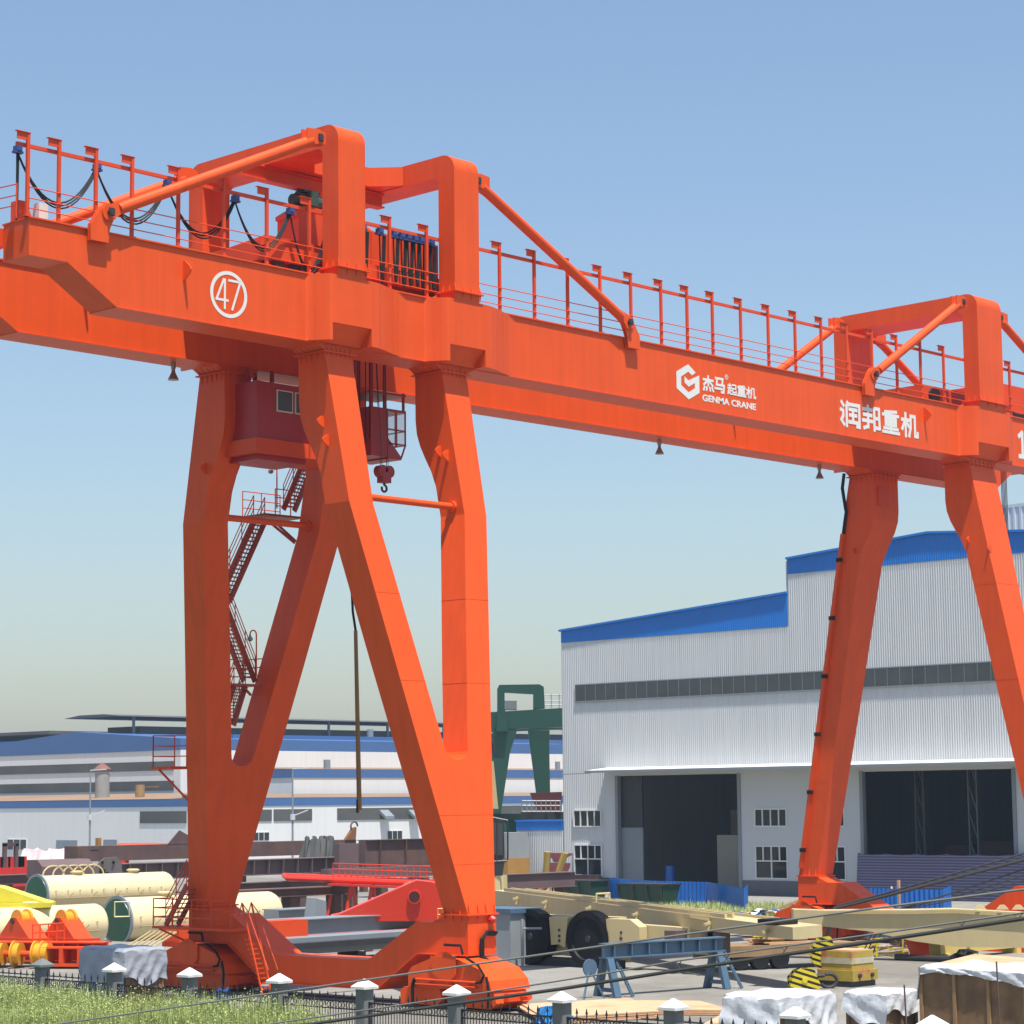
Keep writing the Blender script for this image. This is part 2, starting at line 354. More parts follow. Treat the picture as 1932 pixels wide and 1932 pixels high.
# tall white hall behind
bh = thing('rear_hall', 'tall white ribbed hall peeking over the workshop roof at far right', 'building', (XB+75, 20, 0))
P0 = atX(1889, 960, XB+75); zz = P0.z
hw = ribbed(-30, P0.y, lambda y: 0, lambda y: zz, XB+75, per=0.8, d=0.1); hw.box(XB+75.1, P0.y-0.1, 0, XB+110, P0.y, zz-0.3); hw.build('ribbed_wall', WALLW, bh)
MB().box(XB+74.9, -30, zz, XB+110, P0.y+0.1, zz+0.35).build('roof', WALLW, bh)

# ================================================================== far factory halls
XC = atD(441, 1521, 300)          # near corner of the low front block
XF, YF = XC.x, XC.y
def zX(v, u=300, x=XF): return atX(u, v, x).z
def zY(v, u, y): return atY(u, v, y).z
lo = thing('factory_block', 'long low white factory block with blue eaves stripe on the far side', 'building', (XF, YF, 0))
zt1 = zX(1506, 430); zb1 = zX(1521, 430)
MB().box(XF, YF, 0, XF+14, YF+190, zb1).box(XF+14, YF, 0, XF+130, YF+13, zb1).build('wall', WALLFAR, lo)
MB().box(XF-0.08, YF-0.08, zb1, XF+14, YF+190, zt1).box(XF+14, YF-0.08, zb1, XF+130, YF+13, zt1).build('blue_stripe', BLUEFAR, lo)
MB().prism([(XF-0.1, YF+13, zt1+0.02), (XF+14, YF+13, zt1+0.02), (XF+14, YF+13, zt1+0.9)], (0, 177, 0)).prism([(XF+2, YF-0.1, zt1+0.02), (XF+2, YF+13, zt1+0.02), (XF+2, YF+13, zt1+0.6)], (128, 0, 0)).build('roof', ROOFT, lo)
def xface_win(n, u0, u1, v0, v1, x, m, parent, off=0.1, pane=None):
    a = atX(u0, v0, x); b = atX(u1, v1, x)
    o = MB().box(x-off, b.y, b.z, x, a.y, a.z).build(n, m, parent)
    if pane:
        k = MB(); N = pane
        for i in range(N): k.box(x-off-0.05, b.y+(a.y-b.y)*(i+0.08)/N, b.z+0.08, x-off+0.01, b.y+(a.y-b.y)*(i+0.92)/N, a.z-0.08)
        k.build('pane', GLASS, o)
def yface_win(n, u0, u1, v0, v1, y, m, parent, off=0.1, pane=None):
    a = atY(u0, v0, y); b = atY(u1, v1, y)
    o = MB().box(a.x, y-off, b.z, b.x, y, a.z).build(n, m, parent)
    if pane:
        k = MB(); N = pane
        for i in range(N): k.box(a.x+(b.x-a.x)*(i+0.08)/N, y-off-0.05, b.z+0.08, a.x+(b.x-a.x)*(i+0.92)/N, y-off+0.01, a.z-0.08)
        k.build('pane', GLASS, o)
DGL = mat('far_dark_glazing', (0.10, 0.10, 0.092), 0.5, var=0.3, scale=0.15)
xface_win('window', 15, 51, 1583, 1604, XF, WHITE, lo, pane=3)
xface_win('roller_door', 107, 146, 1585, 1603, XF, GREYP, lo)
xface_win('roller_door', 196, 221, 1584, 1597, XF, GREYP, lo)
xface_win('strip_window', 265, 352, 1531, 1553, XF, DGL, lo)
yface_win('strip_window', 447, 512, 1528, 1549, YF, DGL, lo); yface_win('strip_window', 516, 588, 1527, 1548, YF, DGL, lo)
yface_win('strip_window', 636, 785, 1525, 1545, YF, DGL, lo); yface_win('strip_window', 935, 1056, 1520, 1540, YF, DGL, lo)
yface_win('window', 477, 507, 1570, 1586, YF, WHITE, lo, pane=3); yface_win('window', 730, 758, 1567, 1585, YF, WHITE, lo, pane=3)
yface_win('roller_door', 728+87, 728+120, 1568, 1582, YF, GREYP, lo); yface_win('window', 935, 962, 1558, 1574, YF, WHITE, lo, pane=3)
for u in (715, 770):
    a = atY(u, 1527, YF); MB().prism([(a.x, YF, a.z), (a.x, YF-1.3, a.z-0.9), (a.x, YF-1.3, a.z-1.3), (a.x, YF, a.z-0.5)], (1.6, 0, 0)).build('duct', GREYP, lo)
# gabled hall behind it (left)
XA = XF+16
hA = thing('gabled_hall', 'white hall with deep blue gable and two dark glazing bands at far left', 'building', (XA, YF+60, 0))
yr = atX(341, 1420, XA).y; yl = yr+150
pk = atX(145, 1381, XA); pe = atX(341, 1393, XA); pb = atX(341, 1418, XA); pL = atX(0, 1404, XA); pLb = atX(0, 1424, XA)
zf = (pb.z+pLb.z)/2
ylr = pk.y+(pk.y-yr)
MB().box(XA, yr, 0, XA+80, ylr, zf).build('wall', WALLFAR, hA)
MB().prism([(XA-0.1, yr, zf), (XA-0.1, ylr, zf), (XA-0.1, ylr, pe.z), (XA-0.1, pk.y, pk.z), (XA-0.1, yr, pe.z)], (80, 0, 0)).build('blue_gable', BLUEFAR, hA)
xface_win('strip_window', 0, 328, 1446, 1453, XA, DGL, hA); xface_win('strip_window', 0, 328, 1480, 1491, XA, DGL, hA)
hL = thing('blue_hall', 'bright blue hall with thin roof ridge at the far left edge', 'building', (XA+40, ylr+30, 0))
q = atX(0, 1394, XA+60); MB().box(XA+60, atX(70, 1394, XA+60).y, 0, XA+90, q.y+60, q.z-0.6).build('wall', BLUE, hL); MB().box(XA+59, atX(100, 1394, XA+60).y, q.z+0.5, XA+91, q.y+60, q.z+1.1).build('roof', ROOFD, hL)
# stepped hall behind it (right)
Y2 = YF+14
hB = thing('stepped_hall', 'white stepped hall with two blue stripes and brown roof edges in the distance', 'building', (XF+40, Y2, 0))
c2 = atY(552, 1460, Y2); x2 = c2.x
za, zb_ = zY(1451, 552, Y2), zY(1467, 552, Y2)
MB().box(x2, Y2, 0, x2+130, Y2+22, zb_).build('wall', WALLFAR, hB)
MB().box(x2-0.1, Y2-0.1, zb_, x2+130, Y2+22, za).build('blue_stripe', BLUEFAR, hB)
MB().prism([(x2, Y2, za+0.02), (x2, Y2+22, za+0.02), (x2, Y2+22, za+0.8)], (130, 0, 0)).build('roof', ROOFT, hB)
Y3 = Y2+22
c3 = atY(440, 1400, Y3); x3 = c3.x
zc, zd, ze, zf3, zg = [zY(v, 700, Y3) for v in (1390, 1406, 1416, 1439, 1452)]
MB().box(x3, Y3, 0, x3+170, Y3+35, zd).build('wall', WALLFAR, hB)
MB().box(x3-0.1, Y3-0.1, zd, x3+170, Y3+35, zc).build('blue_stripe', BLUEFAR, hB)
MB().box(x3+3, Y3-0.12, zf3, x3+168, Y3, ze).build('strip_window', DGL, hB)
for i, (xx, yy, zz) in enumerate([(x3+12+19*k, Y3+4, zc) for k in range(7)]+[(x2+9+16*k, Y2+3, za+0.1) for k in range(7)]):
    MB().tube((xx, yy, zz-0.2), (xx, yy, zz+0.9+0.4*(i % 3)), 0.4+0.1*(i % 2), 10).build('roof_vent', GREYP, hB)
# ridge monitor roofs
mo = thing('roof_monitor', 'long dark raised ridge roof on thin posts above the far halls', 'roof', (x3, Y3+30, zc))
u0 = atY(195, 1372, Y3+18); u1x = x3+175
zt = zY(1362, 600, Y3+18)
MB().prism([(u0.x, Y3+14, zt), (u0.x, Y3+18, zt+0.4), (u0.x, Y3+24, zt+0.4), (u0.x, Y3+28, zt)], (u1x-u0.x, 0, 0)).build('roof', ROOFD, mo)
MB().box(u0.x+6, Y3+17, zc-6, u1x, Y3+25, zt-1.3).build('wall', mat('monitor_wall', (0.13, 0.125, 0.115), 0.7), mo)
k = u0.x+4
while k < u1x:
    MB().box(k, Y3+16, zt-2.6, k+0.35, Y3+16.3, zt).build('post', GREYP, mo); k += 13
# chimneys and small vents on the low roof
ch = thing('chimney', 'grey rust stained vent stack with conical cap on low roof', 'chimney', tuple(atX(193, 1500, XF+6)))
a = atX(193, 1505, XF+6); t = atX(193, 1458, XF+6); rr = abs(atX(182, 1480, XF+6).y-atX(204, 1480, XF+6).y)/2*0.75
CHIM = mat('weathered_stack', (0.33, 0.32, 0.30), 0.8, var=0.2, scale=0.5, rgb2=(0.30, 0.17, 0.08), thr=0.6)
MB().tube(a, t, rr, 16).build('stack', CHIM, ch, smooth=True)
MB().lathe(t+V((0, 0, 0.5)), (0, 0, 1), [(0, rr*1.25), (0.9, 0.1)], 16).build('cap', mat('rust_cap', (0.22, 0.09, 0.06), 0.8), ch, smooth=True)
sv = MB(); a = atX(264, 1503, XF+5); sv.tube(a, a+V((0, 0, 1.6)), 0.65, 12); sv.bar(a+V((0, -1, 1.3)), a+V((0, -4, 1.3)), 0.12)
sv.build('roof_vent', mat('ochre_vent', (0.36, 0.22, 0.09), 0.8), smooth=True, label='stubby ochre roof vent right of the tall stack', cat='vent')
# lamp posts
def lamp_post(u, vb, vt, d, label):
    b = atD(u, vb, d); b.z = 0; t = atD(u, vt, d); h = t.z
    o = thing('lamp_post', label, 'lamp post', tuple(b), 'lamp posts in front of the far halls')
    MB().tube(b, (b.x, b.y, h), 0.14, 8, 0.08).build('pole', GREYP, o)
    MB().bar((b.x, b.y, h), (b.x+1.4, b.y-1.3, h+0.1), 0.25, 0.12).build('lamp_head', WALLF, o)
    MB().bar((b.x, b.y, h*0.52), (b.x+1.3, b.y-1.2, h*0.58), 0.15, 0.12).tube((b.x, b.y, h*0.48), (b.x, b.y, h*0.54), 0.3, 8).build('side_lamp', WALLF, o)
lamp_post(169, 1612, 1453, 285, 'grey lamp post with low side lamp in front of the vent stack')
lamp_post(552, 1612, 1450, 270, 'grey lamp post seen between the legs of the orange crane')

# ================================================================== hazy summer air
hz = bpy.data.materials.new('haze_air'); hz.use_nodes = True; t_ = hz.node_tree; t_.nodes.remove(t_.nodes['Principled BSDF'])
pv = t_.nodes.new('ShaderNodeVolumePrincipled'); pv.inputs['Color'].default_value = (0.62, 0.80, 1.0, 1); pv.inputs['Density'].default_value = 0.00024; pv.inputs['Anisotropy'].default_value = 0.3
t_.links.new(pv.outputs[0], t_.nodes['Material Output'].inputs['Volume'])
MB().box(-120, -140, -1.02, 2990, 2990, 45).build('haze', hz, kind='stuff')
# ================================================================== orange gantry crane
crane = thing('gantry_crane', 'huge orange double girder gantry crane with A-shaped legs numbered 47', 'gantry crane', (3.6, 3.54, 0))
ZB, ZT, WG, SG, YM = 23.4, 25.8, 1.44, 5.64, 3.54
XE, XTP, XSL, XR = -12.66, -11.17, -9.2, 56.4
PX = [(0.0, 1.31), (5.87, 7.18), (41.66, 43.80)]        # portal columns along the girder
PP, PD = 0.73, 0.85
def girder(y0, y1, out):
    """box girder with raised end and faces flared outward where a portal stands; out = -1 near side, +1 far side"""
    mb = MB(); xr = XR
    prof = [(XE, ZB+1.19), (XTP, ZB+1.19), (XSL, ZB), (xr-3.4, ZB), (xr-1.5, ZB+1.19), (xr, ZB+1.19)]
    lo_ = [(x, z) for x, z in prof]; hi_ = [(XE, ZT), (xr, ZT)]
    yi, yo = (y1, y0) if out < 0 else (y0, y1)
    mb.prism([(x, y0, z) for x, z in lo_]+[(xr, y0, ZT), (XE, y0, ZT)], (0, y1-y0, 0))
    # flared webs
    for a, b in PX:
        fl_, fr_ = 0.95, (1.9 if a > 40 else 2.7)                              # webs sweep out to the portal, gently on the far side
        ease = lambda t: t*t*(3-2*t)
        lp = [(a-fl_+fl_*0.72*k/6, 0.004+(PP-0.004)*ease(k/6)) for k in range(7)]
        rp_ = [(b+0.30+(fr_-0.30)*k/6, 0.004+(PP-0.004)*ease(1-k/6)) for k in range(7)]
        xa, xb = lp[-1][0], rp_[0][0]
        mb.prism([(x, yo+out*q, ZB) for x, q in lp]+[(xa, yo+out*0.004, ZB)], (0, 0, ZT-ZB))
        mb.prism([(xb, yo+out*0.004, ZB)]+[(x, yo+out*q, ZB) for x, q in rp_], (0, 0, ZT-ZB))
        mb.prism([(x, yo+out*q, ZB+0.64) for x, q in ((xa, 0.004), (xa, PP), (xb, PP), (xb, 0.004))], (0, 0, ZT-ZB-0.64))
        # recess above the leg head, closed by a sloping plate
        mb.prism([(xa, yo+out*0.004, ZB+0.02), (xa, yo+out*0.10, ZB+0.02), (xa, yo+out*PP*0.9, ZB+0.639), (xa, yo+out*0.004, ZB+0.639)], (xb-xa, 0, 0))
    for x in [-7.5, 12, 17.5, 22.3, 26.9, 31.6, 36.0]: mb.box(x, y0-0.006, ZB+0.03, x+0.014, y0+0.1, ZT-0.02)
    o = mb.build('girder', ORANGE, crane)
    # top and bottom flange plates stand proud
    fl = MB().box(XE-0.02, y0-0.07, ZT, xr+0.02, y1+0.07, ZT+0.05)
    fl.build('top_flange', ORANGE, crane)
    bf = MB().box(XSL, y0-0.05, ZB-0.03, xr-3.4, y1+0.05, ZB-0.001)
    bf.build('bottom_flange', ORANGE, crane)
    MB().box(XE+0.5, (y0+y1)/2-0.05, ZT+0.05, xr-0.5, (y0+y1)/2+0.05, ZT+0.19).build('trolley_rail', DARK, crane)
girder(0.0, WG, -1); girder(SG, SG+WG, 1)
# portal frames
def portal(a, b, z1=31.42):
    y0, y1 = -PP, 2*YM+PP; zb = ZT+0.33; zi = z1-0.80
    ro, ri = 0.62, 0.28
    Y, Z = (0, 1, 0), (0, 0, 1)
    out = [V((a, y0, zb))]+arc((a, y0+ro, z1-ro), ro, 180, 90, 8, Y, Z)+arc((a, y1-ro, z1-ro), ro, 90, 0, 8, Y, Z)+[V((a, y1, zb))]
    inn = [V((a, y0+PD, zb))]+arc((a, y0+PD+ri, zi-ri), ri, 180, 90, 5, Y, Z)+arc((a, y1-PD-ri, zi-ri), ri, 90, 0, 5, Y, Z)+[V((a, y1-PD, zb))]
    pf = MB().prism(out+inn[::-1], (b-a, 0, 0))
    pf.build('portal_frame', ORANGE, crane)
    for yy, s in ((y0, 1), (y1, -1)):
        ya, yb = sorted((yy-s*0.13, yy+s*(PD+0.10)))
        k = MB().box(a-0.12, ya, zb-0.05, b+0.12, yb, zb-0.001)
        for x in (a-0.02, a+(b-a)*0.33, a+(b-a)*0.67, b+0.02):
            k.prism([(x-0.015, yy, zb-0.05), (x-0.015, yy-s*0.06, zb-0.05), (x-0.015, yy, zb-0.30)], (0.03, 0, 0))
            k.prism([(x-0.015, yy-s*0.001, zb), (x-0.015, yy-s*0.07, zb), (x-0.015, yy-s*0.001, zb+0.28)], (0.03, 0, 0))
        for q in (0.25, 0.6): k.prism([(a, yy+s*q, zb), (a-0.07, yy+s*q, zb), (a, yy+s*q, zb+0.28)], (0, s*0.03, 0))
        k.prism([(a-0.02, yy+s*(PD+0.02), zb), (a-0.42, yy+s*(PD+0.02), ZT+0.06), (a-0.02, yy+s*(PD+0.02), ZT+0.06)], (0, s*0.03, 0))
        k.build('bolted_flange', ORANGE, crane)
        ya, yb = sorted((yy+s*0.001, yy+s*PD))
        MB().box(a+0.01, ya, ZT+0.002, b-0.01, yb, zb-0.051).build('portal_pedestal', ORANGE, crane)
for a, b in PX: portal(a, b)
# tie between the first two portals, with its hoist runway and hoist
tb = MB().prism([(1.312, YM-0.5, 31.40), (1.312, YM+0.5, 31.40), (1.312, YM+0.5, 30.66), (1.312, YM-0.5, 30.66)], (4.556, 0, 0))
tb.prism([(5.86, YM-0.5, 31.40), (5.86, YM-1.5, 31.40), (5.0, YM-0.5, 31.40)], (0, 0, -0.74)); tb.prism([(1.32, YM-0.5, 31.40), (1.32, YM-1.5, 31.40), (2.2, YM-0.5, 31.40)], (0, 0, -0.74))
tb.build('portal_tie', ORANGE, crane)
MB().box(-1.0, YM-0.2, 30.05, 6.1, YM+0.2, 30.11).box(-1.0, YM-0.05, 30.11, 6.1, YM+0.05, 30.55).box(-1.0, YM-0.2, 30.55, 6.1, YM+0.2, 30.61).build('hoist_runway', ORANGE2, crane)
ho = MB().box(1.9, YM-0.25, 29.95, 2.7, YM+0.25, 30.04).tube((1.75, YM, 29.62), (2.9, YM, 29.62), 0.34, 14).tube((1.5, YM, 29.62), (1.75, YM, 29.62), 0.22, 12).box(2.0, YM-0.5, 29.4, 2.4, YM-0.33, 29.95)
hs = ho.build('chain_hoist', GREENM, crane)
MB().lathe((2.2, YM, 28.2), (0, 0, 1), [(0, 0.05), (0.1, 0.16), (0.4, 0.18), (0.55, 0.06), (1.2, 0.03)], 10).build('hoist_hook', DYELLOW, hs)
# diagonal tube braces with pinned ends
def brace(p, q, yl, s, lugdir):
    p, q = V(p), V(q); d = (q-p).normalized()
    br = MB().tube(p+d*0.35, q-d*0.45, 0.20, 16)
    for e, dd in ((p, d), (q, -d)):
        br.tube(e+V((0, -0.09, 0)), e+V((0, 0.09, 0)), 0.29, 18)
        br.loft([[e+dd*0.10+V((0, -0.09, 0.28)), e+dd*0.10+V((0, 0.09, 0.28)), e+dd*0.10+V((0, 0.09, -0.28)), e+dd*0.10+V((0, -0.09, -0.28))],
                 [e+dd*0.75+V((0, -0.14, 0.14)), e+dd*0.75+V((0, 0.14, 0.14)), e+dd*0.75+V((0, 0.14, -0.14)), e+dd*0.75+V((0, -0.14, -0.14))]])
    o = br.build('brace_tube', ORANGE, crane, smooth=True)
    pn = MB()
    for e in (p, q): pn.tube(e+V((0, s*0.05, 0)), e+V((0, s*0.24, 0)), 0.11, 10).box(e.x-0.10, e.y+s*0.20-0.03, e.z-0.13, e.x+0.10, e.y+s*0.20+0.03, e.z+0.13)
    pn.build('pin', DARK, o)
    # lug plate on the girder web
    L = lugdir; c = q
    pts = [c+V((x*L, 0, z)) for x, z in ((0.34, 0.06), (0.20, 0.30), (-0.10, 0.32), (-0.34, 0.1), (-0.72, -0.48), (-0.72, -1.02), (-0.0, -1.02), (0.05, -0.55), (0.16, -0.30))]
    lg = MB()
    for yy in (yl-0.03, yl-s*-0.12-0.03): lg.prism([V((v.x, yy, v.z)) for v in pts], (0, 0.06, 0))
    lg.build('brace_lug', ORANGE, crane)
    pts = [p+V((x*L, 0, z)) for x, z in ((0.25, -0.22), (0.25, 0.22), (-0.1, 0.3), (-0.62, 0.25), (-0.62, -0.3))]
    lg = MB()
    for yy in (p.y-0.17, p.y+0.11): lg.prism([V((v.x, yy, v.z)) for v in pts], (0, 0.06, 0))
    lg.build('portal_lug', ORANGE, crane)
yn, yf2 = -0.10, 2*YM+0.10
for yy, s in ((yn, -1), (yf2, 1)):
    brace((PX[0][0]-0.55, yy-0.12, 30.78), (-9.72, yy-0.12, 26.44), yy, s, 1)
    brace((PX[1][1]+0.35, yy-0.12, 30.70), (16.32, yy-0.12, 26.42), yy, s, -1)
    brace((PX[2][0]-0.62, yy-0.12, 30.90), (33.55, yy-0.12, 26.42), yy, s, 1)
    brace((PX[2][1]+0.55, yy-0.12, 30.60), (52.4, yy-0.12, 26.42), yy, s, -1)
# walkway posts, rails and cable track on the near girder
POSTS = [-12.69, -11.48, -10.01, -8.53, -6.58, -4.59, -2.65, -0.67, 3.28, 5.19, 9.14, 11.1, 13.04, 15.0, 16.9, 18.82, 20.52, 22.22, 24.16, 26.1, 28.05, 29.99, 31.93, 33.91, 35.9, 37.87, 39.83, 45.7, 47.7, 49.7]
for x in POSTS:
    p = MB().box(x-0.055, 0.04, ZT+0.05, x+0.055, 0.14, 28.58).box(x-0.42, 0.07, 28.36, x-0.055, 0.11, 28.60).box(x-0.47, 0.02, 28.60, x+0.08, 0.16, 28.62).box(x-0.12, 0.0, ZT+0.05, x+0.12, 0.2, ZT+0.09)
    p.build('rail_post', ORANGE2, crane)
def spans(): 
    e = [XE]+[q for a, b in PX for q in (a-0.05, b+0.05)]+[XR]
    return list(zip(e[::2], e[1::2]))
for z in (26.13, 26.46, 26.82):
    r = MB()
    for a, b in spans(): r.tube((a, 0.02, z), (b, 0.02, z), 0.021, 5)
    r.build('handrail', ORANGE2, crane)
tk = MB()
tk.box(XE-0.4, 0.16, 28.16, XR, 0.26, 28.28).build('cable_track', ORANGE2, crane)
er = MB()
for z in (26.13, 26.46, 26.82): er.tube((XE-0.5, 0.02, z), (XE-1.0, 3.2, z), 0.021, 5)
for yy in (0.0, 1.6, 3.2): er.tube((XE-0.5-yy*0.155, yy, ZT-0.1), (XE-0.5-yy*0.155, yy, 26.85), 0.03, 5)
er.build('end_railing', ORANGE2, crane)
MB().box(XE-1.4, WG+0.3, ZT-0.4, XE+0.2, SG-0.3, ZT-0.34).build('end_platform', ORANGE2, crane)
eb = MB()
for yy in (WG+0.02, SG-0.12):
    eb.box(XE-0.9, yy, ZT-0.1-0.6, XE+0.02, yy+0.1, ZT-0.1)
eb.build('end_bracket', ORANGE2, crane)
MB().prism([(XE+0.1, 0.75, ZT+0.05), (XE+0.75, 0.75, ZT+0.05), (XE+0.35, 0.75, ZT+0.75), (XE+0.1, 0.75, ZT+0.75)], (0, 0.45, 0)).build('trolley_stop', ORANGE2, crane)
MB().box(XE+0.75, 0.55, ZT+0.10, XE+1.1, 0.9, ZT+0.75).build('junction_box', WHITE, crane)
# festoon cables
def festoon(x0, x1, z, drop, n=3, y=0.22):
    f = MB()
    for k in range(n): f.path(sag((x0+0.03*k, y+0.03*k, z), (x1-0.03*k, y+0.03*k, z), drop-0.10*k, 16), 0.030, 5)
    f.build('festoon_cable', BLACK, crane)
def carrier(x, y=0.21): MB().box(x-0.10, y-0.12, 27.98, x+0.10, y+0.12, 28.14).box(x-0.16, y-0.10, 27.90, x+0.16, y+0.10, 27.97).build('cable_carrier', BLUECLIP, crane)
FX = [-13.0, -9.88, -6.95, -3.98, -1.45]
for i, x in enumerate(FX): carrier(x)
for a, b in zip(FX, FX[1:]): festoon(a, b, 27.92, 1.55)
festoon(-13.02, -12.96, 27.92, 2.2, 2); festoon(FX[-1], 0.4, 27.9, 2.0)
x = 2.0
for i, x in enumerate([2.05, 2.9, 3.6, 4.0, 4.35, 4.7, 5.0, 5.3, 5.55]):
    carrier(x); festoon(x, x+0.30, 27.92, 1.75+0.10*math.sin(i*2.3), 3)
festoon(1.6, 2.05, 27.92, 1.9, 2)
# lifting lugs on webs and legs
def lug(p, n, r=0.30, lab='lifting_lug'):
    p, n = V(p), V(n).normalized(); side = V((0, 0, 1))
    t = n.cross(side).normalized()*0.03
    pts = [p+side*r*1.3, p+side*r*1.2+n*0.10]+[p+n*(0.16+r*0.9*math.cos(a))+side*(r*0.75*math.sin(a)) for a in [math.radians(q) for q in (60, 30, 0, -30, -60)]]+[p-side*r*1.2+n*0.08, p-side*r*1.3]
    MB().prism([q-t for q in pts], t*2).build(lab, ORANGE, crane)
for x in (-6.4, 37.9): lug((x, -0.001, 25.05), (0, -1, 0), 0.27)
lug((-6.4, SG-0.001, 25.05), (0, -1, 0), 0.27); lug((30.5, SG-0.001, 25.05), (0, -1, 0), 0.27)

# ---------------------------------------------------------------- legs
ZF, ZK, ZL = 23.1, 17.62, 3.22
SLO = 4.1/(ZF-ZL)
def yo_(z): return -(ZF-z)*SLO                      # outer face of the near leg
def yi_(z):                                         # inner face: straight under the girder, then drawn in
    if z > 21.4: return WG
    t = min(1, (21.4-z)/2.6); th = 1.26 if z > 12 else 1.26-0.10*(12-z)/8.8
    e = t*t*(3-2*t) if t < 1 else 1
    return (WG)*(1-e)+(yo_(z)+th)*e
def mir(y, far): return 2*YM-y if far else y
def outl(z):                                        # outer left edge, mirrored about XC0
    if z > ZK: return 0.14*(ZF-z)/(ZF-ZK)
    return 0.14+(2.91-0.14)*(ZK-z)/(ZK-ZL)
def innl(z):
    if z > ZK: return 1.31-0.02*(ZF-z)/(ZF-ZK)
    return 1.29+(3.03-1.29)*(ZK-z)/(ZK-8.9)
XC0 = 3.59
def bigleg(far):
    zs = [ZF, 21.4, 20.9, 20.4, 19.9, 19.4, 18.8, ZK, 15, 12, 10.5, 8.95]
    for sd in (0, 1):
        mb = MB(); rings = []
        for z in zs:
            xs = (outl(z), innl(z)); xs = xs if sd == 0 else (2*XC0-xs[0], 2*XC0-xs[1])
            a, b = min(xs), max(xs); y0, y1 = mir(yo_(z), far), mir(yi_(z), far)
            rings.append([(a, y0, z), (b, y0, z), (b, y1, z), (a, y1, z)])
        mb.loft(rings)
        sm = mb
        for z in (14.4, 11.3):
            xs = (outl(z), innl(z)); xs = xs if sd == 0 else (2*XC0-xs[0], 2*XC0-xs[1]); a, b = min(xs), max(xs); y0, y1 = mir(yo_(z), far), mir(yi_(z), far)
            ya, yb = min(y0, y1), max(y0, y1)
            sm.box(a-0.006, ya-0.006, z, b+0.006, yb+0.006, z+0.018)
        mb.build('leg', ORANGE, crane)
    # the solid foot under the fork, with a rounded crotch
    mb = MB(); zz = [8.95, 8.0, 6.5, 5.0, ZL]
    prof = [(outl(z), z) for z in zz]
    gap = [(XC0+0.56*math.cos(math.radians(a)), 8.95+0.42*math.sin(math.radians(a))) for a in range(180, 361, 15)]
    pts = prof+[(2*XC0-x, z) for x, z in prof[::-1]]
    top = gap[::-1]
    poly = prof+[(2*XC0-x, z) for x, z in prof[::-1]]+top[0:]
    y_out = [V((x, mir(yo_(z), far), z)) for x, z in poly]; y_in = [V((x, mir(yi_(z), far), z)) for x, z in poly]
    n = len(poly)
    mb.add(y_out+y_in, [tuple(range(n))[::-1], tuple(range(n, 2*n))]+[(i, (i+1) % n, n+(i+1) % n, n+i) for i in range(n)])
    sm = mb
    for z in (6.6, 4.9):
        ya, yb = sorted((mir(yo_(z), far), mir(yi_(z), far)))
        sm.box(outl(z)-0.006, ya-0.006, z, 2*XC0-outl(z)+0.006, yb+0.006, z+0.018)
    mb.build('leg_foot', ORANGE, crane)
    # heads: flange and stiffened cap box under the girder
    for a, b in PX[:2]: leghead(a, b, far)
    # foot flange
    ya, yb = sorted((mir(-4.1-0.09, far), mir(-2.85, far)))
    k = MB().box(2.91-0.1, ya, ZL-0.06, 4.27+0.1, yb, ZL-0.001)
    for x in (2.95, 3.4, 3.8, 4.22):
        for z0, z1 in ((ZL-0.30, ZL-0.06), (ZL, ZL+0.42)):
            yy = mir(-4.1, far); s = 1 if far else -1
            k.prism([(x-0.015, yy, z0), (x-0.015, yy, z1), (x-0.015, yy+s*0.08, ZL-0.03)], (0.03, 0, 0))
    for yq in (-3.8, -3.4, -3.0):
        yy = mir(yq, far); k.prism([(2.91, yy, ZL), (2.91, yy, ZL+0.4), (2.82, yy, ZL)], (0, 0.03, 0)); k.prism([(2.91, yy, ZL-0.3), (2.91, yy, ZL-0.06), (2.82, yy, ZL-0.06)], (0, 0.03, 0))
    k.build('foot_flange', ORANGE, crane)
def leghead(a, b, far):
    ya, yb = sorted((mir(-0.06, far), mir(WG+0.06, far)))
    k = MB().box(a-0.12, ya-0.06, ZF, b+0.12, yb+0.06, ZF+0.05)
    k.loft([[(a, ya+0.06, ZF+0.05), (b, ya+0.06, ZF+0.05), (b, yb-0.06, ZF+0.05), (a, yb-0.06, ZF+0.05)], [(a-0.35, ya+0.06, ZB-0.031), (b+0.35, ya+0.06, ZB-0.031), (b+0.35, yb-0.06, ZB-0.031), (a-0.35, yb-0.06, ZB-0.031)]])
    for i in range(6):
        x = a+(b-a)*(i+0.5)/6
        for yy, s in ((ya+0.06, -1), (yb-0.06, 1)):
            k.prism([(x-0.012, yy, ZF), (x-0.012, yy+s*0.06, ZF), (x-0.012, yy, ZF-0.32)], (0.024, 0, 0)); k.prism([(x-0.012, yy, ZF+0.05), (x-0.012, yy+s*0.06, ZF+0.05), (x-0.012, yy, ZB-0.03)], (0.024, 0, 0))
    for i in range(5):
        yy = ya+0.2+(yb-ya-0.4)*i/4
        k.prism([(a, yy-0.012, ZF), (a-0.07, yy-0.012, ZF), (a, yy-0.012, ZF-0.32)], (0, 0.024, 0))
        k.prism([(a-0.07, yy-0.012, ZF+0.05), (a-0.30, yy-0.012, ZB-0.035), (a-0.36, yy-0.012, ZB-0.035)], (0, 0.024, 0))
    k.build('leg_head', ORANGE, crane)
bigleg(False); bigleg(True)
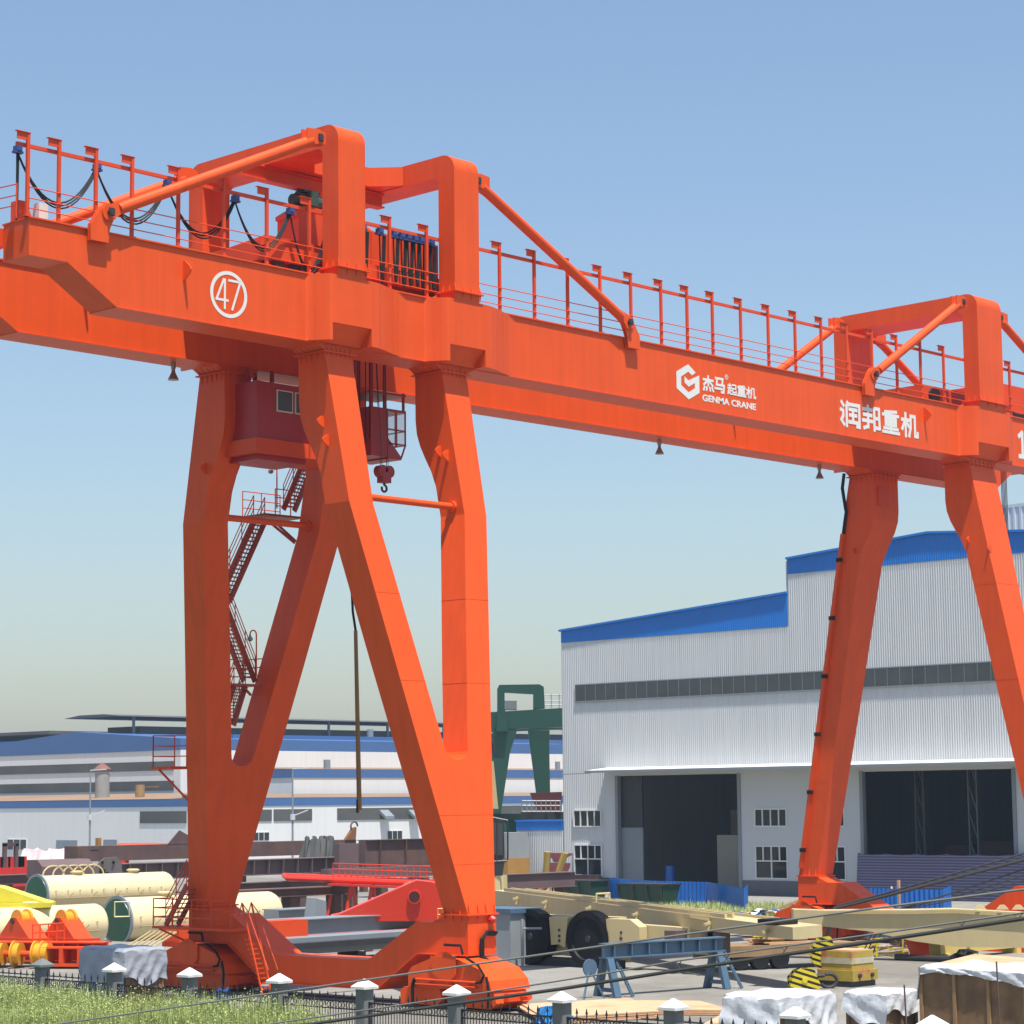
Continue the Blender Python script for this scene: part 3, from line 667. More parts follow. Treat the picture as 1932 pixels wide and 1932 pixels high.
def slimleg(far):
    a, b = PX[2]; xc = (a+b)/2; mb = MB(); rings = []
    for z in (ZF, 21.4, 20.9, 20.4, 19.9, 19.4, 18.8, 16, 12, 8, ZL):
        h = 1.07 if z > 20.9 else 1.07-(0.42)*(20.9-z)/(20.9-ZL)
        y0, y1 = mir(yo_(z), far), mir(yi_(z), far)
        rings.append([(xc-h, y0, z), (xc+h, y0, z), (xc+h, y1, z), (xc-h, y1, z)])
    sm = mb.loft(rings)
    for z in (17.2, 12.6, 7.9):
        h = 1.07-(0.42)*(20.9-z)/(20.9-ZL)+0.006; ya, yb = sorted((mir(yo_(z), far), mir(yi_(z), far))); sm.box(xc-h, ya-0.006, z, xc+h, yb+0.006, z+0.018)
    mb.build('slender_leg', ORANGE, crane)
    leghead(a, b, far)
    ya, yb = sorted((mir(-4.2, far), mir(-2.85, far)))
    k = MB().box(xc-0.78, ya, ZL-0.06, xc+0.78, yb, ZL-0.001)
    for yq in (-3.9, -3.4, -3.0):
        yy = mir(yq, far); k.prism([(xc-0.65, yy, ZL), (xc-0.65, yy, ZL+0.4), (xc-0.75, yy, ZL)], (0, 0.03, 0))
    k.build('foot_flange', ORANGE, crane)
    lug((xc-0.9, mir(0.2, far), 19.4), (-1, 0, 0), 0.16); lug((xc-0.85, mir(-0.9, far), 18.9), (-1, 0, 0), 0.16)
slimleg(False); slimleg(True)
for z, yq in ((20.6, 0.15), (19.9, -0.1)): lug((outl(z)+0.02, yq, z), (-1, 0, 0), 0.17)
for z, yq in ((20.1, 0.1), (19.9, -0.3)): lug((2*XC0-innl(z)+0.02, yq, z), (-1, 0, 0), 0.17)
lug((outl(19.6), mir(0.3, True), 19.6), (-1, 0, 0), 0.17)
# access hatch and cable run on the far slender leg
MB().box(42.0, SG-0.05, 21.6, 42.9, SG-0.001, 22.6).build('hatch_cover', ORANGE2, crane)
cb = MB(); pts = [(41.3, SG+1.5, ZB-0.1), (41.45, mir(0.3, True)+0.6, 22.6), (41.55, mir(0.2, True)+0.4, 21.5)]
def cpt(z):
    h = 1.07 if z > 20.9 else 1.07-(0.42)*(20.9-z)/(20.9-ZL); return V((42.73-h-0.07, mir(yo_(z), True)-0.15, z))
pts += [cpt(21.4), cpt(20.9), cpt(20.3)]
cb.path(pts, 0.09, 6).build('leg_conduit', BLACK, crane)
MB().bar(cpt(20.3), cpt(3.6), 0.22, 0.20).build('conduit_cover', ORANGE, crane)
ck = MB()
for k in range(6): p = cpt(19.0-k*2.9); ck.box(p.x-0.16, p.y-0.14, p.z-0.10, p.x+0.02, p.y+0.14, p.z+0.10)
ck.build('conduit_clamp', BLACK, crane)
# horizontal struts between the limbs
for far in (False, True):
    z = 17.95; yy = mir(yo_(z)+0.55, far)
    MB().tube((innl(z)-0.1, yy, z), (2*XC0-innl(z)+0.1, yy, z), 0.13, 12).tube((2*XC0-innl(z)-0.12, yy, z), (2*XC0-innl(z), yy, z), 0.22, 12).build('leg_strut', ORANGE, crane, smooth=True)
# ---------------------------------------------------------------- sill beams and bogies
def sill(x0, x1):
    L = 2*YM
    top = [(-4.1, 2.90), (-1.54, 2.90), (0.96, 1.48), (L-0.96, 1.48), (L+1.54, 2.90), (L+4.1, 2.90)]
    bot = [(L+4.1, 1.83), (L+1.65, 1.83), (L-0.48, 0.48), (0.48, 0.48), (-1.65, 1.83), (-4.1, 1.83)]
    MB().prism([(x0, y, z) for y, z in top+bot], (x1-x0, 0, 0)).build('sill_beam', ORANGE, crane)
    fl = MB()
    for (p, q) in list(zip(bot, bot[1:])): fl.bar((( x0+x1)/2, p[0], p[1]-0.02), ((x0+x1)/2, q[0], q[1]-0.02), x1-x0+0.16, 0.035)
    fl.build('sill_flange', ORANGE, crane)
    for far in (False, True):
        ya, yb = sorted((mir(-4.1, far), mir(-2.9, far)))
        MB().box(x0+0.002, ya+0.002, 2.901, x1-0.002, yb, ZL-0.061).build('foot_pedestal', ORANGE, crane)
        s = 1 if far else -1
        MB().prism([(x0+0.05, mir(-2.9, far), 2.901), (x0+0.05, mir(-2.9, far), ZL-0.061), (x0+0.05, mir(-2.3, far), 2.901)], (x1-x0-0.1, 0, 0)).build('gusset', ORANGE, crane)
sill(2.91, 4.30); sill(42.0, 43.45)
def bogie(x0, x1, yc):
    e = MB()
    e.prism([(x0, yc+a, z) for a, z in ((-2.15, 1.05), (-1.75, 1.40), (-0.65, 1.72), (0.65, 1.72), (1.6, 1.40), (1.80, 1.20), (1.80, 0.70), (-2.25, 0.70))], (x1-x0, 0, 0))
    o = e.build('bogie', ORANGE, crane)
    MB().tube((x0-0.05, yc, 1.35), (x0-0.001, yc, 1.35), 0.62, 20).build('pivot_plate', ORANGE, o)
    MB().prism([(x0-0.08, yc-0.62, 1.80), (x0-0.08, yc+0.62, 1.80), (x0-0.08, yc+0.5, 1.2), (x0-0.08, yc-0.2, 0.85), (x0-0.08, yc-0.62, 1.2)], (0.029, 0, 0)).build('pivot_cheek', ORANGE, o)
    for a, b in ((-2.35, -0.25), (0.25, 2.35)):
        t = MB().prism([(x0+0.15, yc+a, 0.30), (x0+0.15, yc+a+0.15, 0.68), (x0+0.15, yc+b-0.2, 0.68), (x0+0.15, yc+b, 0.55), (x0+0.15, yc+b, 0.10), (x0+0.15, yc+a+0.3, 0.10)], (x1-x0-0.3, 0, 0))
        t.build('wheel_truck', ORANGE, o)
        for q in (0.27, 0.75):
            yw = yc+a+(b-a)*q
            MB().tube((x0+0.22, yw, 0.34), (x1-0.22, yw, 0.34), 0.30, 18).build('wheel', DARK, o)
    MB().box(x0+0.5, yc-2.55, 0.35, x1-0.5, yc-2.36, 0.62).tube((x0+1.2, yc-2.55, 0.5), (x0+1.2, yc-2.9, 0.5), 0.12, 10).build('buffer', ORANGE2, o)
    c = MB()
    for k in (0, 0.16): c.tube((x0-0.06, yc+1.35, 0.98-k), (x0-0.06, yc-1.6, 0.98-k), 0.045, 8)
    c.build('conduit', ORANGE2, o)
    MB().path([(x0-0.09, yc-0.1, 2.2), (x0-0.10, yc-0.9, 2.2), (x0-0.10, yc-1.0, 1.9)], 0.05).build('hose', BLACK, o)
    MB().path([(x0-0.08, yc-1.6, 0.98), (x0-0.10, yc-1.85, 1.0), (x0-0.10, yc-2.0, 1.25), (x0-0.06, yc-1.7, 1.55), (x0-0.06, yc-1.1, 1.80)], 0.045).build('hose', BLACK, o)
    MB().path([(x0-0.08, yc-2.1, 1.2), (x0-0.08, yc-2.2, 0.7), (x0-0.08, yc-2.15, 0.15)], 0.045).build('hose', BLACK, o)
    MB().path([(x0-0.07, yc+1.4, 1.0), (x0-0.08, yc+1.5, 0.8), (x0-0.08, yc+1.5, 0.15)], 0.06).build('hose', BLACK, o)
XBG = (2.0, 5.2)
bogie(2.35, 4.25, -3.5); bogie(2.35, 4.25, 2*YM+3.4); bogie(41.5, 44.0, -3.5); bogie(41.5, 44.0, 2*YM+3.5)
h = MB(); 
for k in range(3): h.path([(4.25-0.05*k, -4.2, 2.55-0.04*k), (3.75-0.05*k, -4.2, 2.60-0.05*k), (3.55-0.05*k, -4.2, 2.35), (3.55-0.05*k, -4.2, 1.75), (3.8, -4.5, 1.5), (4.2, -5.2, 1.3)], 0.05, 6)
h.build('cable_hose', BLACK, crane)
MB().lathe((4.0, -4.12, 3.0), (0, -1, 0), [(0, 0.14), (0.15, 0.14), (0.25, 0.05)], 10).build('signal_lamp', RED, crane)
rl = MB().box(3.53, -80, 0.0, 3.67, 120, 0.045).box(42.66, -80, 0.0, 42.80, 120, 0.045)
rl.build('crane_rail', DARK, kind='structure')
# ---------------------------------------------------------------- trolley, machinery house, cab and hooks
tro = thing('crane_trolley', 'orange hoist trolley with hanging cab riding on the crane girders by the first portals', 'trolley', (3, YM, ZT))
tm = MB().box(-2.2, WG/2-0.25, ZT+0.45, 8.4, WG/2+0.25, ZT+1.0).box(-2.2, SG+WG/2-0.25, ZT+0.45, 8.4, SG+WG/2+0.25, ZT+1.0).box(-2.2, WG/2+0.25, ZT+0.5, -1.7, SG+WG/2-0.25, ZT+1.2).box(7.9, WG/2+0.25, ZT+0.5, 8.4, SG+WG/2-0.25, ZT+1.0)
tm.build('trolley_frame', ORANGE2, tro)
for yy in (WG/2, SG+WG/2):
    for x in (-1.6, -0.8, 7.0, 7.8): MB().tube((x, yy-0.1, ZT+0.42), (x, yy+0.1, ZT+0.42), 0.24, 16).build('wheel', DARK, tro)
MB().prism([(-1.9, WG/2+0.3, ZT+0.5), (-1.9, SG+0.4, ZT+0.5), (-1.9, SG+0.4, ZT+1.15), (-1.9, WG/2+0.3, ZT+1.45)], (3.6, 0, 0)).build('hoist_cover', ORANGE2, tro)
MB().box(-1.98, WG/2+0.7, ZT+0.62, -1.9, WG/2+1.5, ZT+1.05).build('vent', DARK, tro)
MB().box(0.85, 2.4, ZT+1.0, 2.9, 3.6, ZT+2.85).prism([(0.75, 2.4, ZT+2.85), (0.75, 2.4, ZT+3.0), (1.2, 2.4, ZT+3.3), (2.5, 2.4, ZT+3.3), (3.0, 2.4, ZT+3.0), (3.0, 2.4, ZT+2.85)], (0, 1.2, 0)).build('hoist_housing', ORANGE2, tro)
mh = MB().box(2.9, 1.0, ZT+0.35, 6.7, 3.9, ZT+2.45); mh.build('machinery_house', ORANGE2, tro)
pr_ = MB()
for x in (3.2, 4.1, 5.0, 5.9, 6.5): pr_.box(x-0.03, 0.95, ZT+0.4, x+0.03, 0.999, ZT+2.4)
pr_.build('panel_rib', ORANGE2, tro)
MB().tube((0.2, 3.9, ZT+1.5), (0.2, 5.4, ZT+1.5), 0.5, 18).build('rope_drum', ORANGE2, tro)
# operator cab
def cab():
    x0, x1, y0, y1, z0, z1 = 5.5, 7.35, 3.5, 5.2, 20.30, 22.2
    c = MB()
    c.box(x0, y0, z0, x0+0.9, y1, z1)                                   # solid rear part
    c.box(x0+0.9, y0, z1-0.10, x1, y1, z1).box(x0+0.9, y0, z0-0.05, x1-0.25, y1, z0+0.05)
    c.prism([(x0+0.9, y0, z0+0.05), (x1-0.25, y0, z0+0.05), (x0+0.9, y0, z0+0.75)], (0, 0.05, 0))
    t = 0.05
    for yy in (y0, y1-t):
        c.box(x0+1.32, yy, z0+0.45, x0+1.38, yy+t, z1-0.1).box(x1-t, yy, z0+0.55, x1, yy+t, z1-0.1)
        for z in (z0+0.55, z0+1.1): c.box(x0+0.9, yy, z-0.03, x1, yy+t, z+0.03)
        c.bar((x1-0.02, yy+t/2, z0+0.55), (x1-0.25, yy+t/2, z0+0.02), t)
    for yy in (y0+0.58, y0+1.15): c.box(x1-t, yy-0.025, z0+0.55, x1, yy+0.025, z1-0.1)
    for z in (z0+0.55, z0+1.1): c.box(x1-t, y0, z-0.025, x1, y1, z+0.025)
    o = c.build('operator_cab', DRED, tro)
    g = MB().box(x0+0.9, y0+0.02, z0+0.45, x1-0.02, y0+0.03, z1-0.1).box(x0+0.9, y1-0.03, z0+0.1, x1-0.02, y1-0.02, z1-0.1).box(x1-0.03, y0, z0+0.55, x1-0.02, y1, z1-0.1)
    gm = bpy.data.materials.new('clear_glass'); gm.use_nodes = True; t_ = gm.node_tree; b_ = t_.nodes['Principled BSDF']
    b_.inputs['Base Color'].default_value = (0.85, 0.92, 0.95, 1); b_.inputs['Roughness'].default_value = 0.02; b_.inputs['Alpha'].default_value = 0.14
    MATS['clear_glass'] = gm
    g.build('pane', gm, o)
    MB().box(x0+1.0, y0+0.6, z0+0.06, x0+1.4, y0+1.1, z0+0.55).box(x0+0.95, y0+0.6, z0+0.55, x0+1.05, y0+1.1, z0+1.1).build('seat', DARK, o)
    hg = MB()
    for x in (x0+0.1, x0+0.8): 
        for yy in (y0+0.1, y1-0.1): hg.bar((x, yy, z1), (x, yy, ZT-0.3), 0.1)
    hg.bar((x1-0.05, y0+0.1, z1), (x1-0.05, y0+0.1, z1+0.7), 0.08).box(x0, y0, z1+0.55, x1, y1, z1+0.63)
    hg.build('cab_hanger', DRED, tro)
cab()
# ropes and hook block
HX, HY = 6.21, 3.54
rp = MB()
for dx, dy in ((-0.22, -0.12), (-0.08, 0.12), (0.1, -0.12), (0.24, 0.12)): rp.tube((HX+dx, HY+dy, 19.9), (HX+dx*1.6-0.3, HY+dy, ZT+0.6), 0.016, 5)
rp.build('hoist_rope', DARK, tro)
rp = MB()
for x, zb in ((2.2, 22), (2.5, 20), (4.2, 20.2), (4.45, 17.2), (4.75, 20.6), (4.95, 20.8)): rp.tube((x, 3.0, zb), (x, 3.0, ZT+0.5), 0.022, 5)
rp.build('hanging_cable', BLACK, tro)
hb = MB()
for s in (-1, 1): hb.tube((HX+s*0.17, HY-0.16, 19.72), (HX+s*0.17, HY+0.16, 19.72), 0.24, 16)
hb.box(HX-0.36, HY-0.05, 19.62, HX+0.36, HY+0.05, 19.80).box(HX-0.22, HY-0.17, 19.28, HX+0.22, HY+0.17, 19.7)
ob = hb.build('hook_block', DRED, tro)
hk = MB(); pts = [(HX, HY, 19.3), (HX, HY, 19.2)]+[(HX+0.13*math.sin(math.radians(a)), HY, 19.07+0.13*math.cos(math.radians(a))) for a in range(20, 320, 25)]
hk.path(pts, 0.045, 8).build('hook', DARK, ob)
# electrical house hung under the far girder
eh = thing('electrical_house', 'dark red windowed electrical cabin hung beneath the far crane girder', 'cabin', (2.8, 4.2, 20.4))
EX0, EX1, EY0, EY1, EZ0, EZ1 = 0.55, 5.0, 4.4, 6.6, 20.55, 22.72
MB().box(EX0, EY0, EZ0, EX1, EY1, EZ1).build('body', DRED, eh)
MB().box(EX0-0.12, EY0-0.12, EZ0-0.55, EX1+0.1, EY1+0.1, EZ0-0.001).build('base_skirt', ORANGE2, eh)
for x in (EX0+0.95, EX0+1.85):
    o = MB().box(x, EY0-0.05, EZ0+1.1, x+0.78, EY0-0.001, EZ1-0.25).build('window', WHITE, eh); MB().box(x+0.04, EY0-0.056, EZ0+1.14, x+0.74, EY0-0.051, EZ1-0.29).build('pane', GLASSG, o)
for x in (EX0+0.3, EX0+1.5, EX1-0.3):
    for yy in (EY0+0.9, EY1-0.3): MB().box(x-0.06, yy-0.06, EZ1, x+0.06, yy+0.06, ZB-0.03).build('hanger', DRED, eh)
MB().lathe((EX0+1.3, EY0-0.25, EZ0), (0, 0, 1), [(0, 0.22), (0.05, 0.22), (1.05, 0.05)], 12)
tb2 = MB().box(EX0+0.2, EY0+0.2, EZ0-0.75, EX0+2.6, EY1-0.2, EZ0-0.56).build('base_frame', DRED, eh)
# floodlights under the far girder
for x in (-1.84, 25.98, 38.13):
    o = MB().box(x-0.05, SG+0.62, 23.1, x+0.05, SG+0.78, ZB-0.03).lathe((x, SG+0.7, 22.68), (0, 0, 1), [(0, 0.20), (0.03, 0.20), (0.28, 0.08), (0.42, 0.06)], 14).build('floodlight', STEEL, crane)
# ---------------------------------------------------------------- lettering
def strokes(name, S, p0, ux, uz, wdt, y=-0.004, d=0.006, lab=None):
    """flat white painted strokes on the near web; S in unit square"""
    mb = MB(); off = 0
    for (a, b, c, e) in S:
        p = V((p0[0]+a*ux, y-off, p0[1]+b*uz)); q = V((p0[0]+c*ux, y-off, p0[1]+e*uz)); off += 0.0006
        dd = (q-p).normalized(); n_ = V((-dd.z, 0, dd.x))*(wdt/2); p = p-dd*wdt*0.42; q = q+dd*wdt*0.42
        mb.prism([p+n_, q+n_, q-n_, p-n_], (0, -d, 0))
    return mb.build(name, WHITE, crane, label=lab)
rg = MB(); c = V((-4.43, -0.004, 24.52)); ro, ri, n = 0.82, 0.69, 48
rg.loft([[c+V((r_*math.cos(2*math.pi*i/n), -dy, r_*math.sin(2*math.pi*i/n))) for i in range(n)] for r_, dy in ((ro, 0), (ro, 0.006), (ri, 0.006), (ri, 0))], cap=False)
rg.build('number_ring', WHITE, crane, label='white painted ring around the number')
strokes('crane_number', [(0.62, 1.0, 0.02, 0.28), (0.02, 0.28, 0.98, 0.28), (0.72, 1.0, 0.72, 0.0)], (-4.98, 24.02), 0.52, 1.0, 0.085, lab='white painted digit 4')
strokes('crane_number', [(0.0, 1.0, 1.0, 1.0), (1.0, 1.0, 0.30, 0.0)], (-4.42, 24.02), 0.50, 1.0, 0.085, lab='white painted digit 7')
G_ = [(0.5, 1.0), (0.98, 0.83), (0.98, 0.70), (0.80, 0.62), (0.62, 0.74), (0.5, 0.78)]
def poly(pts, p0, sx, sz, y=-0.004): return [(p0[0]+a*sx, y, p0[1]+b*sz) for a, b in pts]
lgm = MB()
L0 = (19.63, 23.75); W_, H_ = 1.50, 1.50
lgm.prism(poly([(0.52, 1.0), (0.85, 0.80), (0.68, 0.70), (0.52, 0.79), (0.20, 0.61), (0.20, 0.37), (0.52, 0.20), (0.80, 0.35), (0.80, 0.50), (0.53, 0.36), (0.35, 0.46), (0.35, 0.64), (0.52, 0.54), (1.0, 0.74), (1.0, 0.24), (0.52, 0.0), (0.0, 0.26), (0.0, 0.73)], L0, W_, H_), (0, -0.006, 0))
lgm.build('hexagon_logo', WHITE, crane, label='white hexagonal G emblem')
JIE = [(.05,.74,.95,.74),(.5,1,.5,.38),(.46,.70,.08,.38),(.54,.70,.92,.38),(.14,.22,.04,.02),(.36,.22,.32,.03),(.62,.22,.68,.03),(.85,.24,.97,.02)]
MA = [(.12,.95,.80,.95),(.80,.95,.74,.54),(.26,.95,.20,.52),(.20,.52,.93,.52),(.93,.52,.86,.05),(.86,.05,.66,.06),(.05,.27,.70,.27)]
QI = [(.05,.83,.45,.83),(.25,1,.25,.60),(.02,.60,.48,.60),(.25,.6,.25,.12),(.26,.38,.45,.38),(.10,.45,.02,.04),(.08,.20,.32,.05),(.32,.05,.98,.05),(.55,.92,.92,.92),(.92,.92,.92,.58),(.57,.58,.92,.58),(.57,.58,.57,.24),(.57,.24,.95,.24),(.95,.24,.95,.38)]
CHO = [(.16,.92,.86,.98),(.02,.80,.98,.80),(.18,.66,.82,.66),(.18,.66,.18,.36),(.82,.66,.82,.36),(.18,.51,.82,.51),(.18,.36,.82,.36),(.5,.94,.5,.04),(.08,.20,.92,.20),(.0,.03,1.0,.03)]
JI = [(.02,.72,.46,.72),(.25,1,.25,0),(.21,.68,.03,.30),(.29,.66,.44,.44),(.58,.92,.84,.92),(.58,.92,.56,.40),(.56,.40,.46,.02),(.84,.92,.84,.05),(.84,.05,1.0,.05),(1.0,.05,1.0,.20)]
RUN = [(.05,.98,.15,.84),(.0,.66,.12,.62),(.12,.62,.12,.5),(.12,.40,.02,.22),(.02,.22,.16,.04),(.34,.99,.40,.90),(.30,.86,.30,.0),(.47,.93,.97,.93),(.97,.93,.97,.02),(.97,.02,.84,.03),(.45,.72,.82,.72),(.47,.48,.80,.48),(.42,.18,.86,.18),(.63,.72,.63,.18)]
BANG = [(.04,.86,.50,.86),(.06,.62,.50,.62),(.0,.36,.54,.36),(.30,1.0,.30,.10),(.30,.12,.06,.03),(.66,.95,.66,.0),(.66,.95,.94,.95),(.94,.95,.94,.60),(.72,.52,.94,.52),(.94,.52,.96,.14),(.96,.10,.76,.10)]
for S, x, z, ux, uz, wd in ((JIE, 21.38, 24.28, .70, .62, .105), (MA, 22.15, 24.28, .70, .64, .105), (QI, 23.04, 24.30, .60, .46, .07), (CHO, 23.70, 24.30, .58, .46, .07), (JI, 24.34, 24.30, .62, .46, .07)):
    strokes('painted_character', S, (x, z), ux, uz, wd)
for S, x, z, ux, uz, wd in ((RUN, 31.22, 23.86, 1.46, 1.08, .17), (BANG, 32.92, 23.88, 1.36, 1.06, .17), (CHO, 34.48, 23.88, 1.30, 1.05, .15), (JI, 36.02, 23.88, 1.28, 1.06, .17)):
    strokes('painted_character', S, (x, z), ux, uz, wd)
rr = MB(); c = V((22.98, -0.004, 25.02)); n = 20
rr.loft([[c+V((r_*math.cos(2*math.pi*i/n), -dy, r_*math.sin(2*math.pi*i/n))) for i in range(n)] for r_, dy in ((0.11, 0), (0.11, 0.005), (0.085, 0.005), (0.085, 0))], cap=False)
rr.build('small_mark', WHITE, crane)
strokes('small_mark', [(0, 0, 0, 1), (0, 1, .8, .9), (.8, .9, 0, .5), (.3, .5, .9, 0)], (22.94, 24.97), 0.08, 0.10, 0.018)
def text(body, loc, height, width, name, lab=None):
    cu = bpy.data.curves.new('lettering', 'FONT'); cu.body = body; cu.extrude = 0.003; cu.offset = 0.032
    o = bpy.data.objects.new('lettering', cu); COL.objects.link(o)
    dg = bpy.context.evaluated_depsgraph_get(); me = bpy.data.meshes.new_from_object(o.evaluated_get(dg))
    bpy.data.objects.remove(o); bpy.data.curves.remove(cu)
    xs = [v.co.x for v in me.vertices]; ys = [v.co.y for v in me.vertices]
    x0, x1, y0, y1 = min(xs), max(xs), min(ys), max(ys)
    for v in me.vertices: v.co = V((loc[0]+(v.co.x-x0)/(x1-x0)*width, loc[1]-0.002-v.co.z, loc[2]+(v.co.y-y0)/(y1-y0)*height))
    me.materials.clear(); me.materials.append(WHITE)
    oo = bpy.data.objects.new(name, me); COL.objects.link(oo); adopt(oo, crane)
    if lab: oo['label'] = lab
text('GENMA CRANE', (21.32, -0.004, 23.80), 0.29, 3.66, 'painted_lettering', 'white painted capitals GENMA CRANE')
strokes('painted_digit', [(.5, 1, .5, 0), (.5, 1, .1, .84), (.1, 0, .9, 0)], (46.15, 23.9), 0.75, 1.2, 0.22, lab='white painted digit 1')
# ---------------------------------------------------------------- stairs on the far legs
def stair(p, q, wid, dirv, n, rail=(1,)):
    p, q = V(p), V(q); dv = V(dirv).normalized()
    s = MB()
    for k in (0, 1): s.bar(p+dv*wid*k, q+dv*wid*k, 0.06, 0.22)
    for i in range(1, n): 
        c = p.lerp(q, i/n); s.bar(c, c+dv*wid, 0.20, 0.035, up=(0, 0, 1))
    o = s.build('stair_flight', STAIR, crane)
    r = MB()
    for k in (0, 1):
        for h in (0.45, 0.75, 1.0): r.tube(p+dv*wid*k+V((0, 0, h)), q+dv*wid*k+V((0, 0, h)), 0.02, 5)
        m_ = max(2, int((q-p).length/1.0))
        for i in range(m_+1): c = p.lerp(q, i/m_)+dv*wid*k; r.tube(c, c+V((0, 0, 1.0)), 0.02, 5)
    r.build('stair_rail', ORANGE2, o)
def railing(pts, h=1.0, n=3, name='railing', m=None, step=1.2):
    r = MB()
    for k in range(n): r.path([V(p)+V((0, 0, h*(k+1)/n)) for p in pts], 0.022, 5)
    for p, q in zip(pts, pts[1:]):
        p, q = V(p), V(q); c = max(1, round((q-p).length/step))
        for i in range(c+1): a = p.lerp(q, i/c); r.tube(a, a+V((0, 0, h)), 0.024, 5)
    r.build(name, m or ORANGE2, crane)
YS = 9.0
def S5(a, b, y=YS): u, v = (400+a*900/1932)*1932/2556, (850+b*900/1932)*1932/2556; return atY(u, v, y)
stair(S5(660, 905), S5(765, 655), 0.7, (1, 0.2, 0), 13)
stair(S5(308, 1395), S5(500, 965), 0.7, (1, 0.2, 0), 20)
stair(S5(448, 1825), S5(285, 1400), 0.7, (1, 0.2, 0), 20)
stair(S5(330, 2060), S5(395, 1850), 0.7, (1, 0.2, 0), 12)
a = S5(520, 930); b = S5(690, 915); MB().box(a.x, YS-0.5, a.z-0.08, b.x+0.3, YS+0.9, a.z).build('landing', STAIR, crane); railing([(a.x, YS+0.9, a.z), (b.x+0.3, YS+0.9, a.z)]); railing([(a.x+0.5, YS-0.5, a.z), (a.x+1.3, YS-0.5, a.z)])
a = S5(370, 1838); b = S5(500, 1838); MB().box(a.x-1.0, YS-0.3, a.z-0.08, b.x+0.2, YS+0.9, a.z).build('landing', STAIR, crane); railing([(a.x-1, YS+0.9, a.z), (b.x+0.2, YS+0.9, a.z), (b.x+0.2, YS-0.3, a.z)])
for p, q in ((S5(600, 960), S5(725, 1075)), (S5(570, 960), S5(720, 1085)), (S5(440, 1850), S5(485, 1900))): MB().bar(p, q, 0.08).build('landing_strut', STAIR, crane)
for (a_, b_, t_) in ((625, 900, 640), (515, 1800, 1535)):
    p = S5(a_, b_); q = S5(a_, t_+40); hd = S5(a_-27, t_+28)
    pts = [p, q]+[q+V((-0.16+0.16*math.cos(math.radians(t)), 0, 0.16*math.sin(math.radians(t)))) for t in (30, 60, 90, 120, 150, 180)]
    o = MB().path(pts, 0.028, 6).build('lamp_pole', ORANGE2, crane)
    e = pts[-1]; MB().lathe(e-V((0, 0, 0.28)), (0, 0, 1), [(0, 0.05), (0.05, 0.11), (0.13, 0.11), (0.16, 0.06), (0.28, 0.03)], 10).build('lamp_head', STEEL, o)
# side platform on the far foot's outer face
def PXL(a, b, x=2.2, c0=(350, 2200, 350)): return atX((c0[0]+a*c0[2]/1932)*1932/2556, (c0[1]+b*c0[2]/1932)*1932/2556, x)
p0 = PXL(250, 612); p1 = PXL(1320, 655); zP = (p0.z+p1.z)/2
MB().box(1.9, p1.y, zP-0.09, 2.9, p0.y, zP).build('foot_platform', ORANGE2, crane)
railing([(2.9, p0.y, zP), (1.95, p0.y, zP), (1.95, p1.y, zP)], 1.05, 3, 'platform_railing')
MB().bar((2.0, p0.y-0.3, zP-0.1), (2.88, 11.3, zP-0.6), 0.07).build('platform_strut', ORANGE2, crane)
q0 = PXL(350, 600, 2.3); q1 = PXL(640, 60, 2.3)
stair((2.3, q0.y, zP), (2.3, q1.y, q1.z), 0.6, (1, 0, 0), 9)
l0 = PXL(1400, 640, 1.9); l1 = PXL(1680, 1640, 1.9)
ld = MB()
for dx in (0, 0.45): ld.bar((1.9+dx, l0.y, zP+1.0), (1.9+dx, l1.y, 0.15), 0.05)
for k in range(1, 13): 
    t = k/13; yy = l0.y+(l1.y-l0.y)*t; z = zP*(1-t)+0.15*t; ld.bar((1.9, yy, z), (2.35, yy, z), 0.05)
ld.build('ladder', ORANGE2, crane)
lr = MB()
for dx in (0, 0.45): lr.path([(1.9+dx, l0.y+0.2, zP+0.5), (1.9+dx, l0.y, zP+1.0), (1.9+dx, l0.y-0.35, zP+0.7), (1.9+dx, l1.y-0.35, 1.0)], 0.022, 5)
lr.build('ladder_rail', ORANGE2, crane)
# mid platform sticking out on the far leg
m0 = atX(320, 1447, 2.2); m1 = atX(352, 1447, 2.2)
MB().box(1.3, m1.y-0.2, m0.z-0.1, 2.6, m0.y, m0.z).bar((1.6, m0.y-0.1, m0.z-0.1), (2.7, m0.y-1.3, m0.z-1.8), 0.08).build('leg_platform', ORANGE2, crane)
railing([(2.2, m1.y, m0.z), (1.35, m0.y-0.05, m0.z), (2.4, m0.y-0.05, m0.z)], 1.2, 3, 'platform_railing', step=0.9)
# long drop pipe hanging beside the near leg
dp = thing('drop_pipe', 'long rusty brown pipe hanging vertically beside the crane leg', 'pipe', (6.9, 6, 6.8))
b0 = atY(678, 1528, 6); t0 = atY(671, 1190, 6); tt = atY(664, 1120, 6)
MB().tube(b0, t0, 0.10, 10, 0.075).build('pipe', mat('brown_pipe', (0.26, 0.15, 0.05), 0.6, var=0.15), dp, smooth=True)
MB().path([t0, t0.lerp(tt, 0.5)+V((-0.05, 0, 0)), tt, tt+V((-0.3, 0.1, 1.2))], 0.05, 6).tube(b0+V((-0.12, 0, 0.4)), b0+V((-0.14, 0, -0.1)), 0.03, 6).build('cable', BLACK, dp)
MB().box(b0.x-0.08, b0.y-0.08, b0.z-0.12, b0.x+0.08, b0.y+0.08, b0.z).build('end_fitting', STEEL, dp)
